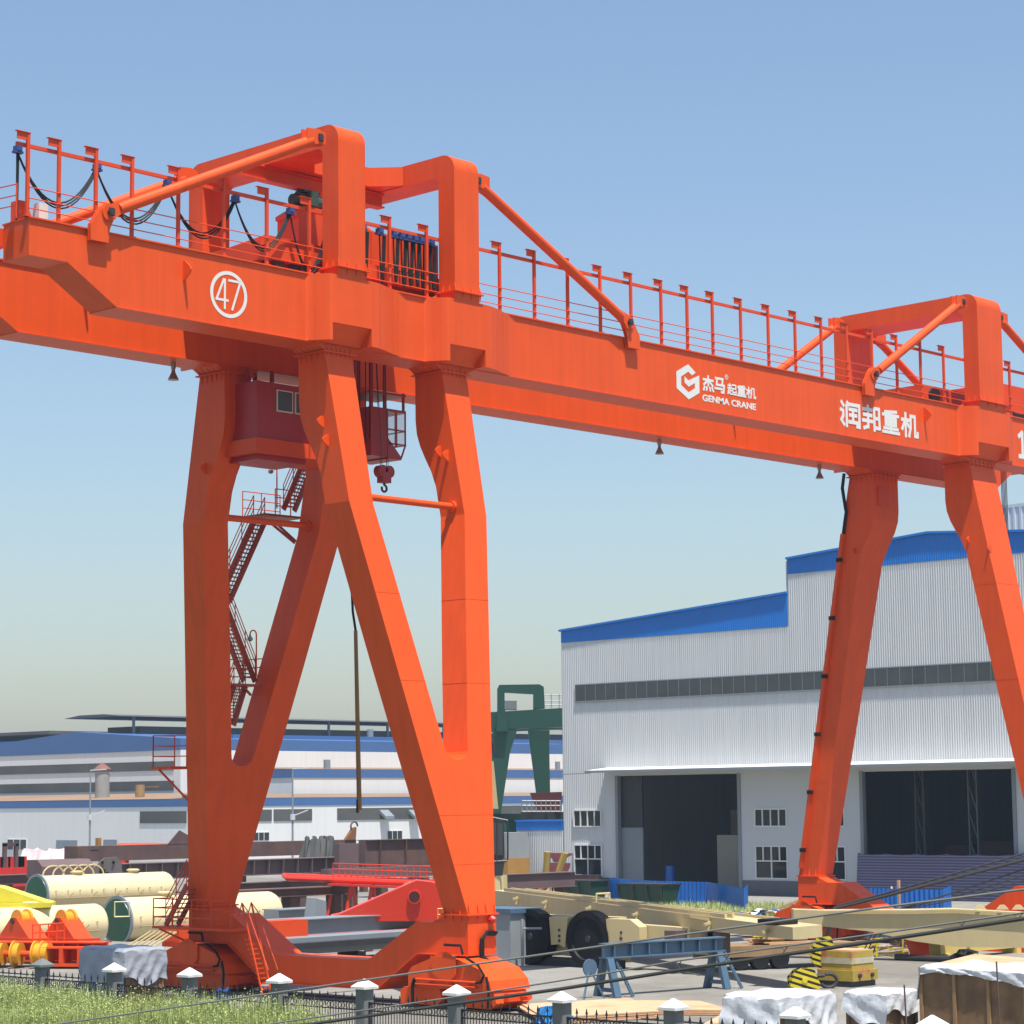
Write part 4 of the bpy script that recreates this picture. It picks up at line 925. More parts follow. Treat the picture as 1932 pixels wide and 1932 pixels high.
# second trolley at the far portal
tr2 = thing('crane_trolley', 'orange hoist trolley beyond the right portal near the image edge', 'trolley', (47, YM, ZT))
MB().box(39.7, 1.2, ZT+0.2, 46, 5.8, ZT+1.1).box(46, 0.9, ZT+0.3, 50, 5.9, ZT+1.9).build('trolley_body', ORANGE2, tr2)
for x in (39.9, 47): MB().tube((x+0.6, 1.0, ZT+0.65), (x+0.6, 1.2, ZT+0.65), 0.38, 16).build('fan_guard', DARK, tr2)
MB().box(46.6, 0.80, ZT+0.1, 50, 0.9, ZT+0.5).build('vent', DARK, tr2)
rp = MB()
for k in range(5): rp.tube((49.6+0.28*k, 3.2+0.1*k, 12), (49.6+0.28*k, 3.2+0.1*k, ZT+0.3), 0.022, 5)
rp.build('hoist_rope', DARK, tr2)
# ================================================================== fence along the road
FX_ = -9.3
PY = [3.5, -0.4, -4.2, -8.4, -12.1, -15.8, -19.7, -23.5, -27.3, -31.2]
PLAB = ['grey fence pillar with dull grey pyramid cap at the left end of the fence', 'white capped fence pillar in front of the plastic wrapped crate', 'white capped fence pillar below the far crane foot', 'white capped fence pillar beside the foot of the orange ladder', 'white capped fence pillar under the middle of the orange sill beam', 'white capped fence pillar in front of the near crane bogie', 'white capped fence pillar right of the near crane bogie', 'white capped fence pillar in front of the bare yard near the trestle', 'white capped fence pillar in front of the wide sheeted crate', 'white capped fence pillar before the big plywood crate']
def pillar(y, lab, cap):
    o = thing('fence_pillar', lab, 'fence pillar', (FX_, y, 0), 'pillars of the iron fence')
    MB().box(FX_-0.18, y-0.18, 0, FX_+0.18, y+0.18, 1.82).build('shaft', PILLAR, o)
    c = MB().box(FX_-0.28, y-0.28, 1.82, FX_+0.28, y+0.28, 1.89)
    c.loft([[(FX_-0.28, y-0.28, 1.891), (FX_+0.28, y-0.28, 1.891), (FX_+0.28, y+0.28, 1.891), (FX_-0.28, y+0.28, 1.891)], [(FX_-0.02, y-0.02, 2.10), (FX_+0.02, y-0.02, 2.10), (FX_+0.02, y+0.02, 2.10), (FX_-0.02, y+0.02, 2.10)]])
    c.build('cap', cap, o); return o
pillar(PY[0], PLAB[0], CAPG); pp = pillar(PY[1], PLAB[1], CAPW)
for y, l in zip(PY[2:], PLAB[2:]): dup(pp, (FX_, y, 0), l)
def panel(y0, y1, lab, par=None):
    o = thing('iron_fence_panel', lab, 'fence panel', (FX_, (y0+y1)/2, 0), 'iron panels of the fence')
    a, b = min(y0, y1)+0.18, max(y0, y1)-0.18
    r = MB().box(FX_-0.02, a, 1.40, FX_+0.02, b, 1.45).box(FX_-0.02, a, 1.20, FX_+0.02, b, 1.235).box(FX_-0.02, a, 0.22, FX_+0.02, b, 0.26)
    for yy in (a, b-0.04): r.box(FX_-0.025, yy, 0.1, FX_+0.025, yy+0.04, 1.46)
    r.build('rail', IRON, o)
    n = max(6, round((b-a)/0.115)); br = MB(); sp = MB(); rg_ = MB()
    for i in range(1, n):
        yy = a+(b-a)*i/n; br.box(FX_-0.009, yy-0.009, 0.26, FX_+0.009, yy+0.009, 1.40)
        if i % 3 == 0:
            br.box(FX_-0.012, yy-0.012, 1.45, FX_+0.012, yy+0.012, 1.55)
            br.loft([[(FX_-0.012, yy-0.04, 1.55), (FX_+0.012, yy-0.04, 1.55), (FX_+0.012, yy+0.04, 1.55), (FX_-0.012, yy+0.04, 1.55)], [(FX_-0.004, yy-0.004, 1.70), (FX_+0.004, yy-0.004, 1.70), (FX_+0.004, yy+0.004, 1.70), (FX_-0.004, yy+0.004, 1.70)]])
    m_ = round((b-a)/0.16)
    for i in range(m_):
        yy = a+(b-a)*(i+0.5)/m_; c = V((FX_, yy, 1.318)); rg_.path([c+V((0, 0.062*math.cos(t), 0.072*math.sin(t))) for t in [2*math.pi*k/8 for k in range(9)]], 0.011, 4)
    br.build('spear_bars', IRON, o); rg_.build('ring_band', IRON, o); return o
FL = ['iron fence panel in front of the orange wheel frames and weeds', 'iron fence panel in front of the sheeted crate at left', 'iron fence panel before the brown wooden crate side', 'iron fence panel across the far crane bogie', 'iron fence panel under the dark gap of the sill beam', 'iron fence panel across the blue bundle', 'iron fence panel across the near crane bogie and plywood', 'iron fence panel before the pale plywood sheets', 'iron fence panel before the wide sheeted crate', 'iron fence panel at the right end before the plywood crate']
yy0 = PY[0]+3.8
for y, l in zip(PY, FL): panel(yy0, y, l); yy0 = y
# ================================================================== weeds in front of the fence
def weeds():
    rng = random.Random(3); vs = []; fs = []
    def edge(y): return 1.0 if y > -11.5 else max(0.15, 1.0-(-11.5-y)/3.2)
    for i in range(42000):
        y = rng.uniform(-15.5, 13); x = rng.uniform(-18.5, FX_-0.35)
        hm = 1.30+0.20*math.sin(y*1.3+x*0.4)+0.16*math.sin(y*3.1+1.7*x)+0.12*math.sin(y*0.6)
        h = hm*edge(y)*rng.uniform(0.65, 1.12)
        if x > -10.6: h *= rng.uniform(0.7, 1.05)
        n = rng.randint(3, 5); a0 = rng.uniform(0, 6.28)
        for k in range(n):
            a = a0+k*2.1+rng.uniform(-.4, .4); ln = rng.uniform(0.05, 0.22); c, s = math.cos(a), math.sin(a); wd = rng.uniform(0.006, 0.014)
            zt = h*rng.uniform(0.75, 1.0); bx, by = x+c*0.04, y+s*0.04
            b = len(vs); vs += [(bx-s*wd, by+c*wd, h*0.25), (bx+s*wd, by-c*wd, h*0.25), (x+c*ln+s*wd*0.7, y+s*ln-c*wd*0.7, zt*0.8), (x+c*ln-s*wd*0.7, y+s*ln+c*wd*0.7, zt*0.8), (x+c*ln*1.4, y+s*ln*1.4, zt)]
            fs += [(b, b+1, b+2, b+3), (b+3, b+2, b+4)]
        for k in range(rng.randint(2, 5)):
            a = rng.uniform(0, 6.28); r = rng.uniform(0.02, 0.16); z = h*rng.uniform(0.6, 1.02); q = rng.uniform(0.012, 0.03)
            c = V((x+r*math.cos(a), y+r*math.sin(a), z)); d1 = V((rng.uniform(-1, 1), rng.uniform(-1, 1), rng.uniform(-.6, .6))).normalized()*q; d2 = V((rng.uniform(-1, 1), rng.uniform(-1, 1), rng.uniform(-.6, .6))).normalized()*q
            b = len(vs); vs += [c-d1, c+d2, c+d1, c-d2]; fs.append((b, b+1, b+2, b+3))
    me = bpy.data.meshes.new('tall_weeds'); me.from_pydata([tuple(v) for v in vs], [], fs)
    m = bpy.data.materials.new('weed_green'); m.use_nodes = True; t = m.node_tree; b = t.nodes['Principled BSDF']; b.inputs['Roughness'].default_value = 0.6
    g = t.nodes.new('ShaderNodeNewGeometry'); r = t.nodes.new('ShaderNodeValToRGB'); e = r.color_ramp.elements
    e[0].color = (0.24, 0.30, 0.08, 1); e[1].color = (0.42, 0.46, 0.17, 1); e.new(0.55).color = (0.33, 0.39, 0.12, 1)
    t.links.new(g.outputs['Random Per Island'], r.inputs[0]); t.links.new(r.outputs[0], b.inputs['Base Color'])
    b.inputs['Transmission Weight'].default_value = 0.0; b.inputs['Subsurface Weight'].default_value = 0.0
    me.materials.append(m); o = bpy.data.objects.new('tall_weeds', me); COL.objects.link(o); tag(o, 'feathery yellow green weeds growing in front of the fence', 'weeds', kind='stuff')
weeds()
def tuft(name, c, rx, ry, n, h, lab, seed):
    rng = random.Random(seed); vs = []; fs = []
    for i in range(n):
        a = rng.uniform(0, 6.28); r = math.sqrt(rng.random()); x = c[0]+rx*r*math.cos(a); y = c[1]+ry*r*math.sin(a)
        a = rng.uniform(0, 6.28); ln = rng.uniform(0.05, 0.35); hh = h*rng.uniform(0.4, 1.1); w_ = 0.03
        b = len(vs); vs += [(x-w_*math.sin(a), y+w_*math.cos(a), 0), (x+w_*math.sin(a), y-w_*math.cos(a), 0), (x+ln*math.cos(a), y+ln*math.sin(a), hh)]; fs.append((b, b+1, b+2))
    me = bpy.data.meshes.new(name); me.from_pydata(vs, [], fs); me.materials.append(bpy.data.materials['weed_green']); o = bpy.data.objects.new(name, me); COL.objects.link(o); tag(o, lab, 'grass', kind='stuff')
p = atZ(1390, 1728); q = atZ(1290, 1718)
tuft('grass_patch', (63, 34, 0), 7, 7, 9000, 0.55, 'green grass growing before the blue site fence', 5)
tuft('grass_patch', (52, 23, 0), 6, 4, 5000, 0.35, 'low grass at the edge of the yard by the rubble', 6)
tuft('grass_strip', (52, 50, 0), 10, 5, 7000, 0.6, 'rough grass behind the stored orange steelwork', 8)
# ================================================================== overhead wires
def wire(pts, r, m, name, lab, x=-24.0, grp=None):
    P = [atX(u, v, x) for u, v in pts]
    d0 = P[0]-P[1]; d1 = P[-1]-P[-2]
    P = [P[0]+d0*(25/d0.length)+V((0, 0, 0.5))]+P+[P[-1]+d1*(25/d1.length)+V((0, 0, 1.0))]
    return MB().path(P, r, 6).build(name, m, label=lab, cat='cable', group=grp)
gW = 'overhead wires along the road'
wire([(116, 1931), (605, 1861), (1057, 1796), (1284, 1764), (1624, 1717), (1932, 1678)], 0.022, CABLEG, 'overhead_wire', 'thin grey overhead wire crossing highest over the fence at left', grp=gW)
wire([(516, 1931), (907, 1874), (1122, 1840), (1284, 1812), (1624, 1766), (1932, 1722)], 0.018, CABLEG, 'overhead_wire', 'thin grey messenger wire just above the thick black cable', grp=gW)
tk_ = wire([(588, 1932), (907, 1887), (1057, 1866), (1284, 1830), (1624, 1780), (1932, 1733)], 0.036, CABLE, 'overhead_cable', 'thick black overhead cable crossing the lower right', x=-24.05, grp=gW)
tie = MB()
for u, v0, v1 in ((1280, 1812.6, 1830.5), (1370, 1801, 1817), (1640, 1764, 1777), (1815, 1739, 1751), (1925, 1723, 1734), (1480, 1786, 1801)):
    for s in (-1, 1): tie.tube(atX(u-6*s, v0+0.8*s, -24), atX(u+5*s, v1-0.5*s, -24.05), 0.008, 4)
tie.build('lashing', CABLE, tk_)
def farcable(pts, r, lab):
    P = [atD(u, v, 109-(u-1480)*0.012) for u, v in pts]; e = P[-1]+(P[-1]-P[-2])*4; st = P[0].copy(); st.z = 0.05; st = st+(P[0]-P[1])*0.3; st.z = 0.05
    MB().path([st]+P+[e], r, 6).build('strung_cable', CABLE, label=lab, cat='cable', group='dark cables rising from behind the second boom')
for pts, r, lab in (([(1574, 1714), (1671, 1690), (1800, 1656), (1932, 1622)], 0.085, 'heavy dark bundled cable rising from the boom to the right edge'), ([(1580, 1709), (1671, 1685), (1800, 1648), (1932, 1610)], 0.04, 'dark cable rising highest at the right edge'),
     ([(1679, 1720), (1800, 1684), (1932, 1640)], 0.035, 'dark cable third from the top at the right edge'), ([(1670, 1722), (1800, 1692), (1932, 1651)], 0.03, 'dark cable fourth from the top at the right edge'), ([(1664, 1724), (1800, 1698), (1932, 1661)], 0.03, 'dark cable lowest of the steep bunch at the right edge')): farcable(pts, r, lab)
# ================================================================== cream tanks
def tank(name, lab, c0, c1, r, capl, capr, feet=True):
    """horizontal tank along X from c0 to c1"""
    c0, c1 = V(c0), V(c1); d = (c1-c0).normalized(); L = (c1-c0).length
    o = thing(name, lab, 'tank', (c0.x+(c1.x-c0.x)/2, c0.y, 0), 'cream steel tanks lying in the yard')
    prof = [(0, r)]; 
    MB().lathe(c0, d, [(0, r*0.97), (0.02, r), (L*0.34, r), (L*0.34+0.01, r+0.02), (L*0.34+0.1, r+0.02), (L*0.34+0.11, r), (L, r), (L+r*0.16, r*0.93), (L+r*0.30, r*0.72), (L+r*0.38, r*0.4), (L+r*0.40, 0.01)] if capr else [(0, r*0.97), (0.02, r), (L*0.5, r), (L*0.5+0.01, r+0.02), (L*0.5+0.1, r+0.02), (L*0.5+0.11, r), (L, r)], 40).build('shell', CREAMT, o, smooth=True)
    if capl:
        MB().lathe(c0, -d, [(-0.05, r+0.12), (0.06, r+0.12), (0.061, r-0.02)], 40).build('flange_ring', GREYP, o, smooth=True)
        MB().lathe(c0, -d, [(0.061, r-0.03), (0.10, r*0.96), (0.16, 0.01)], 40).build('end_disc', TGREEN, o, smooth=True)
    k = MB(); up = V((0, 0, 1)); n = d.cross(up).normalized(); 
    if n.y > 0: n = -n
    for i in range(int(L/0.9)):
        t = 0.6+i*0.9
        if t > L-0.3: break
        b = c0+d*t
        for ang, ln in ((0.15, 0.16), (-0.25, 0.30)):
            s = b+n*r*math.cos(ang)+up*r*math.sin(ang); k.bar(s, s+n*ln*0.6+up*0.02, 0.05)
        if i % 2: k.bar(b+n*(r+0.03)*math.cos(-0.25)-up*r*0.25, b+d*0.35+n*(r+0.12)*math.cos(0.02)+up*0.05, 0.05)
    k.tube(c0+d*0.5+n*(r*0.99+0.17)-up*r*0.24, c1-d*0.5+n*(r*0.99+0.17)-up*r*0.24, 0.035, 6)
    k.build('pipe_brackets', mat('bracket_tan', (0.42, 0.31, 0.13), 0.5), o)
    MB().lathe(c0+d*L*0.3+up*r*0.99, up, [(0, 0.33), (0.12, 0.33), (0.13, 0.42), (0.2, 0.42), (0.26, 0.3)], 18).build('manhole', CREAM, o); MB().lathe(c0+d*L*0.75+up*r*0.99, up, [(0, 0.33), (0.12, 0.33), (0.13, 0.42), (0.2, 0.42), (0.26, 0.3)], 18).build('manhole', CREAM, o)
    if feet:
        for t in (0.2, 0.8):
            b = c0+d*L*t; MB().box(b.x-0.3, b.y-r*0.8, 0.0, b.x+0.3, b.y+r*0.8, c0.z-r*0.8).build('saddle', DARK, o)
    return o
# middle tank: green end facing us
e0 = atD(222, 1737, 125); rm = 42.5*125/FPX
tM = tank('steel_tank', 'cream tank with large dark green end disc passing behind the crane leg', (e0.x, e0.y, e0.z), (xat(505, e0.y, e0.z), e0.y, e0.z), rm, True, True)
e1 = atD(70, 1687, 146); rb = 34.0*146/FPX
tB = tank('steel_tank', 'cream tank lying farthest back with small green end disc and hoops on top', (e1.x, e1.y, e1.z), (xat(308, e1.y, e1.z), e1.y, e1.z), rb, True, True)
hp = MB()
for k in range(5): 
    x = e1.x+1.2+k*0.75; hp.path([(x+0.25*math.cos(a)*3.2, e1.y, e1.z+rb*0.97+0.62*math.sin(a)) for a in [math.pi*i/10 for i in range(11)]], 0.05, 5)
hp.build('hoop', CREAM, tB)
e2 = atD(190, 1743, 121); rf_ = 38.5*121/FPX
tF = tank('steel_tank', 'cream tank cut by the left edge behind the orange wheel frames', (e2.x-16, e2.y, e2.z), (e2.x-0.4, e2.y, e2.z), rf_, False, True)
sq = e2+V((0.4, -rf_*0.6, 0.35)); MB().path([sq, sq+V((0.7, -0.3, 0)), sq+V((0.7, -0.3, 0.75)), sq+V((0, 0, 0.75)), sq], 0.04, 5).build('square_bracket', CREAM, tF)
# yellow wedge
w0 = atD(-40, 1680, 130); 
yw = MB(); a = [atD(u, v, 118) for u, v in ((-30, 1670), (0, 1674), (78, 1700), (95, 1704), (95, 1712), (-30, 1716))]
yw.prism(a, (1.6, 1.8, 0)).prism([atD(u, v, 117.6) for u, v in ((-30, 1706), (95, 1703), (95, 1712), (-30, 1717))], (0.2, 0.3, 0)); 
ywo = yw.build('yellow_jib', mat('bright_yellow_paint', (0.80, 0.72, 0.06), 0.4), label='bright yellow tapered jib lying at the left edge above the tanks', cat='jib')
sb = MB(); 
for u in (-10, 60): a = atD(u, 1716, 118.6); sb.box(a.x-0.2, a.y-0.2, 0, a.x+0.9, a.y+0.6, a.z-0.02)
sb.build('trestle', DARK, ywo)
# ================================================================== orange wheel frames with yellow wheels
def wheelframe(u, v, d, lab, s=1.0, right=True):
    b = atD(u, v, d); b.z = 0; px = d/FPX
    o = thing('crane_bogie', lab, 'crane bogie', tuple(b), 'orange crane bogies waiting in the yard')
    x, y = b.x, b.y
    MB().prism([(x, y+1.15, 1.15), (x, y+0.2, 2.05), (x, y-0.2, 2.05), (x, y-1.25, 1.15)], (1.0, 0, 0)).build('side_plate', ORANGE2, o)
    MB().box(x-0.1, y-1.7, 0.75, x+1.1, y+1.4, 1.148).build('cross_beam', ORANGE2, o)
    MB().lathe((x+0.2, y+0.05, 1.95), (1, 0, 0), [(0, 0.15), (0, 0.46), (0.12, 0.46), (0.13, 0.36), (0.5, 0.36), (0.51, 0.46), (0.63, 0.46), (0.63, 0.15)], 24).build('sheave', DYELLOW, o, smooth=True)
    MB().tube((x-0.05, y+0.05, 1.90), (x+0.2, y+0.05, 1.90), 0.14, 12).build('axle', DARK, o)
    return o
o1 = wheelframe(24, 1812, 108, 'orange bogie frame with yellow sheave at the left edge')
o2 = wheelframe(108, 1812, 107.5, 'orange bogie frame with yellow sheave right of its twin')
fr2 = thing('wheel_carriage', 'long orange carriage frame with a row of yellow flanged wheels by the left edge', 'crane bogie', tuple(atZ(100, 1818)))
g0 = atZ(-12, 1826); g1 = atZ(166, 1827)
dv = (g1-g0).normalized(); nv = V((-dv.y, dv.x, 0))
def fb(t0, t1, n0, n1, z0, z1, mb):
    P = lambda t, n, z: tuple(g0+dv*t+nv*n+V((0, 0, z)))
    mb.loft([[P(t0, n0, z0), P(t1, n0, z0), P(t1, n1, z0), P(t0, n1, z0)], [P(t0, n0, z1), P(t1, n0, z1), P(t1, n1, z1), P(t0, n1, z1)]])
L = (g1-g0).length
m_ = MB(); fb(-1.5, L+0.5, 0.9, 1.1, 0.3, 1.05, m_); fb(-1.5, L+0.5, 0.5, 1.5, 1.051, 1.10, m_); fb(-1.5, L+0.5, 0.5, 1.5, 0.24, 0.299, m_)
for k in range(7): fb(0.3+k*L/6.5, 0.34+k*L/6.5, 0.52, 0.899, 0.3, 1.05, m_)
m_.build('beam', ORANGE2, fr2)
m_ = MB(); fb(L*0.55, L*0.98, -0.5, 0.45, 0.1, 0.22, m_); fb(L*0.55, L*0.6, -0.5, 0.45, 0.22, 0.85, m_); fb(L*0.93, L*0.98, -0.5, 0.45, 0.22, 0.9, m_); fb(L*0.74, L*0.78, -0.5, 0.45, 0.22, 0.9, m_); fb(L*0.55, L*0.98, -0.45, 0.40, 0.86, 0.93, m_)
m_.build('open_frame', ORANGE2, fr2)
for t in (0.2, 1.0, 2.0, 2.35):
    c = g0+dv*t+nv*(-0.1)+V((0, 0, 0.62))
    MB().lathe(c, dv, [(0, 0.1), (0, 0.58), (0.07, 0.58), (0.08, 0.46), (0.34, 0.46), (0.35, 0.50), (0.36, 0.1)], 24).build('wheel', DYELLOW, fr2, smooth=True)
MB().tube(g0+dv*(-1)+nv*(-0.1)+V((0, 0, 0.62)), g0+dv*(L*0.56)+nv*(-0.1)+V((0, 0, 0.62)), 0.14, 10).build('axle', ORANGE2, fr2)
gr = MB(); 
for h in (0.35, 0.7): gr.path([g0+dv*(L*0.28)+nv*1.3+V((0, 0, 1.1+h)), g0+dv*(L*0.62)+nv*1.3+V((0, 0, 1.2+h))], 0.03, 5)
for t in (0.28, 0.36, 0.45, 0.54, 0.62): gr.tube(g0+dv*(L*t)+nv*1.3+V((0, 0, 1.1)), g0+dv*(L*t)+nv*1.3+V((0, 0, 1.85)), 0.03, 5)
gr.build('railing', ORANGE2, fr2)
# red-orange boxed machine with cream grating behind the far foot
rb_ = thing('red_steel_frame', 'red orange box beam with cream grid walkway left of the far crane foot', 'steel frame', tuple(atZ(330, 1800)))
c = atD(302, 1762, 104); c.x += 2.2
MB().box(c.x-2.4, c.y-1.6, 0.95, c.x+5, c.y-0.4, 1.85).build('box_beam', ORANGE2, rb_)
k = MB()
for i in range(6): k.bar((c.x-4.0, c.y-1.5+0.35*i, 0.9), (c.x-2.5, c.y-1.5+0.35*i, 1.6), 0.06)
k.bar((c.x-4.0, c.y-1.5, 0.9), (c.x-4.0, c.y+0.4, 0.9), 0.08).bar((c.x-2.5, c.y-1.5, 1.6), (c.x-2.5, c.y+0.4, 1.6), 0.08)
k.build('grating', CREAM, rb_)
k = MB(); 
for i in range(5): k.tube((c.x-2.5+i*1.2, c.y-1.7, 0.55), (c.x-2.2+i*1.2, c.y-1.7, 0.55), 0.14, 8)
k.box(c.x-3.2, c.y-1.5, 0.02, c.x+5, c.y-0.5, 0.35).build('underframe', RED, rb_)
# ================================================================== rusty and primed steel in the background
def beamx(name, lab, u0, vt, u1, vb, d, dep, m, cat='steel beam', grp=None, ribs=0, flange=0.0, legs=True, parent=None):
    """beam along X whose near top edge starts at (u0, vt) and depth d; returns (object, x0, x1, y, z0, z1)"""
    a = atD(u0, vt, d); z1 = a.z; z0 = atD(u0, vb, d).z; x1 = xat(u1, a.y, z1)
    mb = MB().box(a.x, a.y, z0, x1, a.y+dep, z1)
    if flange: mb.box(a.x, a.y-flange, z1+0.001, x1, a.y+dep+flange, z1+0.05).box(a.x, a.y-flange, z0-0.05, x1, a.y+dep+flange, z0-0.001)
    for i in range(ribs): x = a.x+(x1-a.x)*(i+0.5)/ribs; mb.box(x-0.03, a.y-max(flange, .15), z0, x+0.03, a.y-0.001, z1)
    if parent: o = mb.build(name, m, parent)
    else:
        o = thing(name, lab, cat, ((a.x+x1)/2, a.y+dep/2, 0), grp); mb.build('beam_body', m, o)
    if legs and z0 > 0.1:
        for t in (0.12, 0.5, 0.88):
            x = a.x+(x1-a.x)*t; MB().box(x-0.25, a.y+0.05, 0, x+0.25, a.y+dep-0.05, z0-0.051).build('support_block', RUST, o)
    return o, a.x, x1, a.y, z0, z1
gR = 'rusty steel beams stored behind the tanks'
o, xa, xb, yb_, z0, z1 = beamx('steel_box_beam', 'long rusty box beam with raised peaked plates topmost of the stack', 147, 1597, 672, 1626, 186, 1.8, RUST, grp=gR)
for k, (t, w_, h) in enumerate(((0.30, 2.4, 1.1), (0.37, 2.4, 1.2))):
    x = xa+(xb-xa)*t; MB().prism([(x, yb_-0.02, z1), (x+w_, yb_-0.02, z1), (x+w_, yb_-0.02, z1+h*0.5), (x+w_*0.5, yb_-0.02, z1+h)], (0, 0.12, 0)).build('peaked_plate', RUST, o)
x = xa+(xb-xa)*0.955
ey = MB().prism([(x, yb_-0.1, z1), (x+1.2, yb_-0.1, z1), (x+1.3, yb_-0.1, z1+1.1), (x+0.9, yb_-0.1, z1+1.0), (x+0.3, yb_-0.1, z1+0.35)], (0, 0.3, 0)).build('hooked_end', mat('bright_rust', (0.24, 0.10, 0.035), 0.8, var=0.2), o)
MB().path([V((x+1.1+0.4*math.cos(a), yb_, z1+1.15+0.4*math.sin(a))) for a in [math.pi*i/10*1.2 for i in range(11)]], 0.08, 6).build('eye_ring', RUST, o)
MB().box(xa+1.2, yb_-0.03, z0+0.9, xa+2.0, yb_-0.001, z1-0.3).build('port', DARK, o)
beamx('steel_beam', 'long brown plate girder with stiffener ribs lower in the stack', 225, 1631, 676, 1660, 178, 1.2, RUST2, grp=gR, ribs=16, flange=0.35)
beamx('steel_beam', 'thin dark rusty beam lying lowest behind the far tank', -10, 1653, 230, 1668, 170, 1.2, RUST, grp=gR, flange=0.2)
beamx('steel_plate_girder', 'tall rusty plate girder seen between the two near crane limbs', 690, 1586, 880, 1638, 180, 0.8, RUST, grp=gR, flange=0.25, ribs=4)
beamx('steel_plate_girder', 'brown primed girder segment right of the hooked beam end', 640, 1592, 740, 1640, 190, 0.6, RUST2, grp=gR)
beamx('steel_beam', 'long dark beam above the grey girders behind the crane', 440, 1668, 700, 1678, 138, 0.9, RUST2, grp=gR, flange=0.15)
beamx('steel_beam', 'dark brown flanged beam on red posts behind the cream tank', 440, 1682, 665, 1695, 132, 0.9, RUST, grp=gR, flange=0.18)
beamx('steel_beam', 'mill brown beam end right of the near crane leg', 936, 1652, 1085, 1678, 158, 0.8, RUST2, grp=gR, flange=0.15)
beamx('steel_channel', 'brown channel section seen between crane leg and cream boom', 620, 1640, 830, 1660, 146, 0.7, RUST2, grp=gR)
# lying leg section with drilled end plate
lo2 = thing('lying_leg_section', 'greyish brown lying box section with a drilled end plate', 'steel section', tuple(atD(150, 1656, 160)), gR)
a = atD(80, 1630, 160); z1 = a.z; z0 = atD(80, 1657, 160).z; x1 = xat(178, a.y, z1)
MB().prism([(a.x, a.y, z0), (a.x, a.y, z1-0.2), (a.x, a.y+0.6, z1+0.25), (a.x, a.y+1.8, z1+0.25), (a.x, a.y+1.8, z0)], (x1-a.x, 0, 0)).build('box_section', RUST2, lo2)
for t in (0.2, 0.8): MB().box(a.x+(x1-a.x)*t-0.2, a.y, 0, a.x+(x1-a.x)*t+0.2, a.y+1.7, z0-0.001).build('support_block', RUST, lo2)
ep = [atD(u, v, 158) for u, v in ((172, 1656), (176, 1638), (198, 1618.6), (221, 1616.6), (229, 1628), (232, 1657))]
MB().prism(ep, (0.10, 0.25, 0)).build('end_plate', mat('grey_steel', (0.19, 0.16, 0.155), 0.7, var=0.15), lo2)
for u, v, r in ((193, 1627, 0.10), (214, 1627, 0.10), (202, 1651, 0.2)): p = atD(u, v, 157.93); MB().tube(p, p+V((0.02, 0.03, 0)), r, 12).build('bolt_hole', BLACK, lo2)
p = [atD(u, v, 157.93) for u, v in ((188, 1638), (199, 1641), (196, 1651), (187, 1649))]; MB().prism(p, (0.02, 0.03, 0)).build('port', BLACK, lo2)
# red frames and faded sheets at far left
rf2 = thing('red_machine_frame', 'row of crimson machine frames at far left behind the tanks', 'machine frame', tuple(atD(50, 1690, 200)))
a = atD(-20, 1638, 200); x1 = xat(80, a.y, a.z)
MB().box(a.x, a.y, a.z-0.7, x1, a.y+1.5, a.z).box(a.x, a.y-0.3, a.z-1.6, x1, a.y-0.1, a.z-1.0).box(a.x, a.y, 0, x1, a.y+1.4, a.z-1.61).build('bed', RED, rf2)
for u in (2, 20, 45, 66, 74): 
    p = atD(u, 1636, 200); MB().box(p.x, a.y+0.2, a.z, p.x+1.0, a.y+0.8, a.z+0.9).build('bearing_block', RED, rf2)
p = atD(27, 1636, 200); q = atD(64, 1636, 200); MB().box(p.x, a.y, a.z, p.x+0.3, a.y+0.3, a.z+2.0).box(q.x, a.y, a.z, q.x+0.3, a.y+0.3, a.z+2.0).box(p.x, a.y, a.z+1.8, q.x+0.3, a.y+0.3, a.z+2.1).build('portal', RUST, rf2)
def heap(name, lab, cat, u0, u1, v0, v1, d, dep, m, seed, n=18, amp=0.35, grp=None):
    rng = random.Random(seed); a = atD(u0, v1, d); b = atD(u1, v1, d); h = atD((u0+u1)/2, v0, d).z
    vs = []; fs = []; K = 7; dv = b-a; nv = V((-dv.y, dv.x, 0)).normalized()
    for i in range(n+1):
        for j in range(K+1):
            t, s = i/n, j/K; e = min(1, 6*min(t, 1-t))*min(1, 4*s if s < .5 else 3*(1-s)+.3)
            z = h*e*(1-amp+amp*rng.random()*1.3); p = a+dv*t+nv*dep*s; vs.append((p.x+rng.uniform(-.2, .2), p.y+rng.uniform(-.2, .2), max(0, z)))
    for i in range(n):
        for j in range(K): fs.append((i*(K+1)+j, (i+1)*(K+1)+j, (i+1)*(K+1)+j+1, i*(K+1)+j+1))
    return MB().add(vs, fs).build(name, m, label=lab, cat=cat, group=grp)
heap('sheeted_stack', 'pile of goods under faded pink sheeting below the far windows', 'tarp', 10, 146, 1603, 1640, 225, 6, PINK, 2, amp=0.15)
heap('sheeted_stack', 'dark grey sheeted heap behind the rusty hooked beam', 'tarp', 555, 640, 1580, 1615, 195, 4, mat('dark_sheet', (0.09, 0.09, 0.085), 0.7), 4, amp=0.12)
p = atD(222, 1597, 196); q = atD(350, 1597, 196); MB().tube((p.x, p.y, p.z-0.1), (q.x, q.y, q.z-0.1), 0.38, 16).box(p.x, p.y-0.5, 0, p.x+0.8, p.y+0.5, p.z-0.6).build('red_pipe', ORANGE2, label='salmon red round pipe lying on top of the rusty stack', cat='pipe')
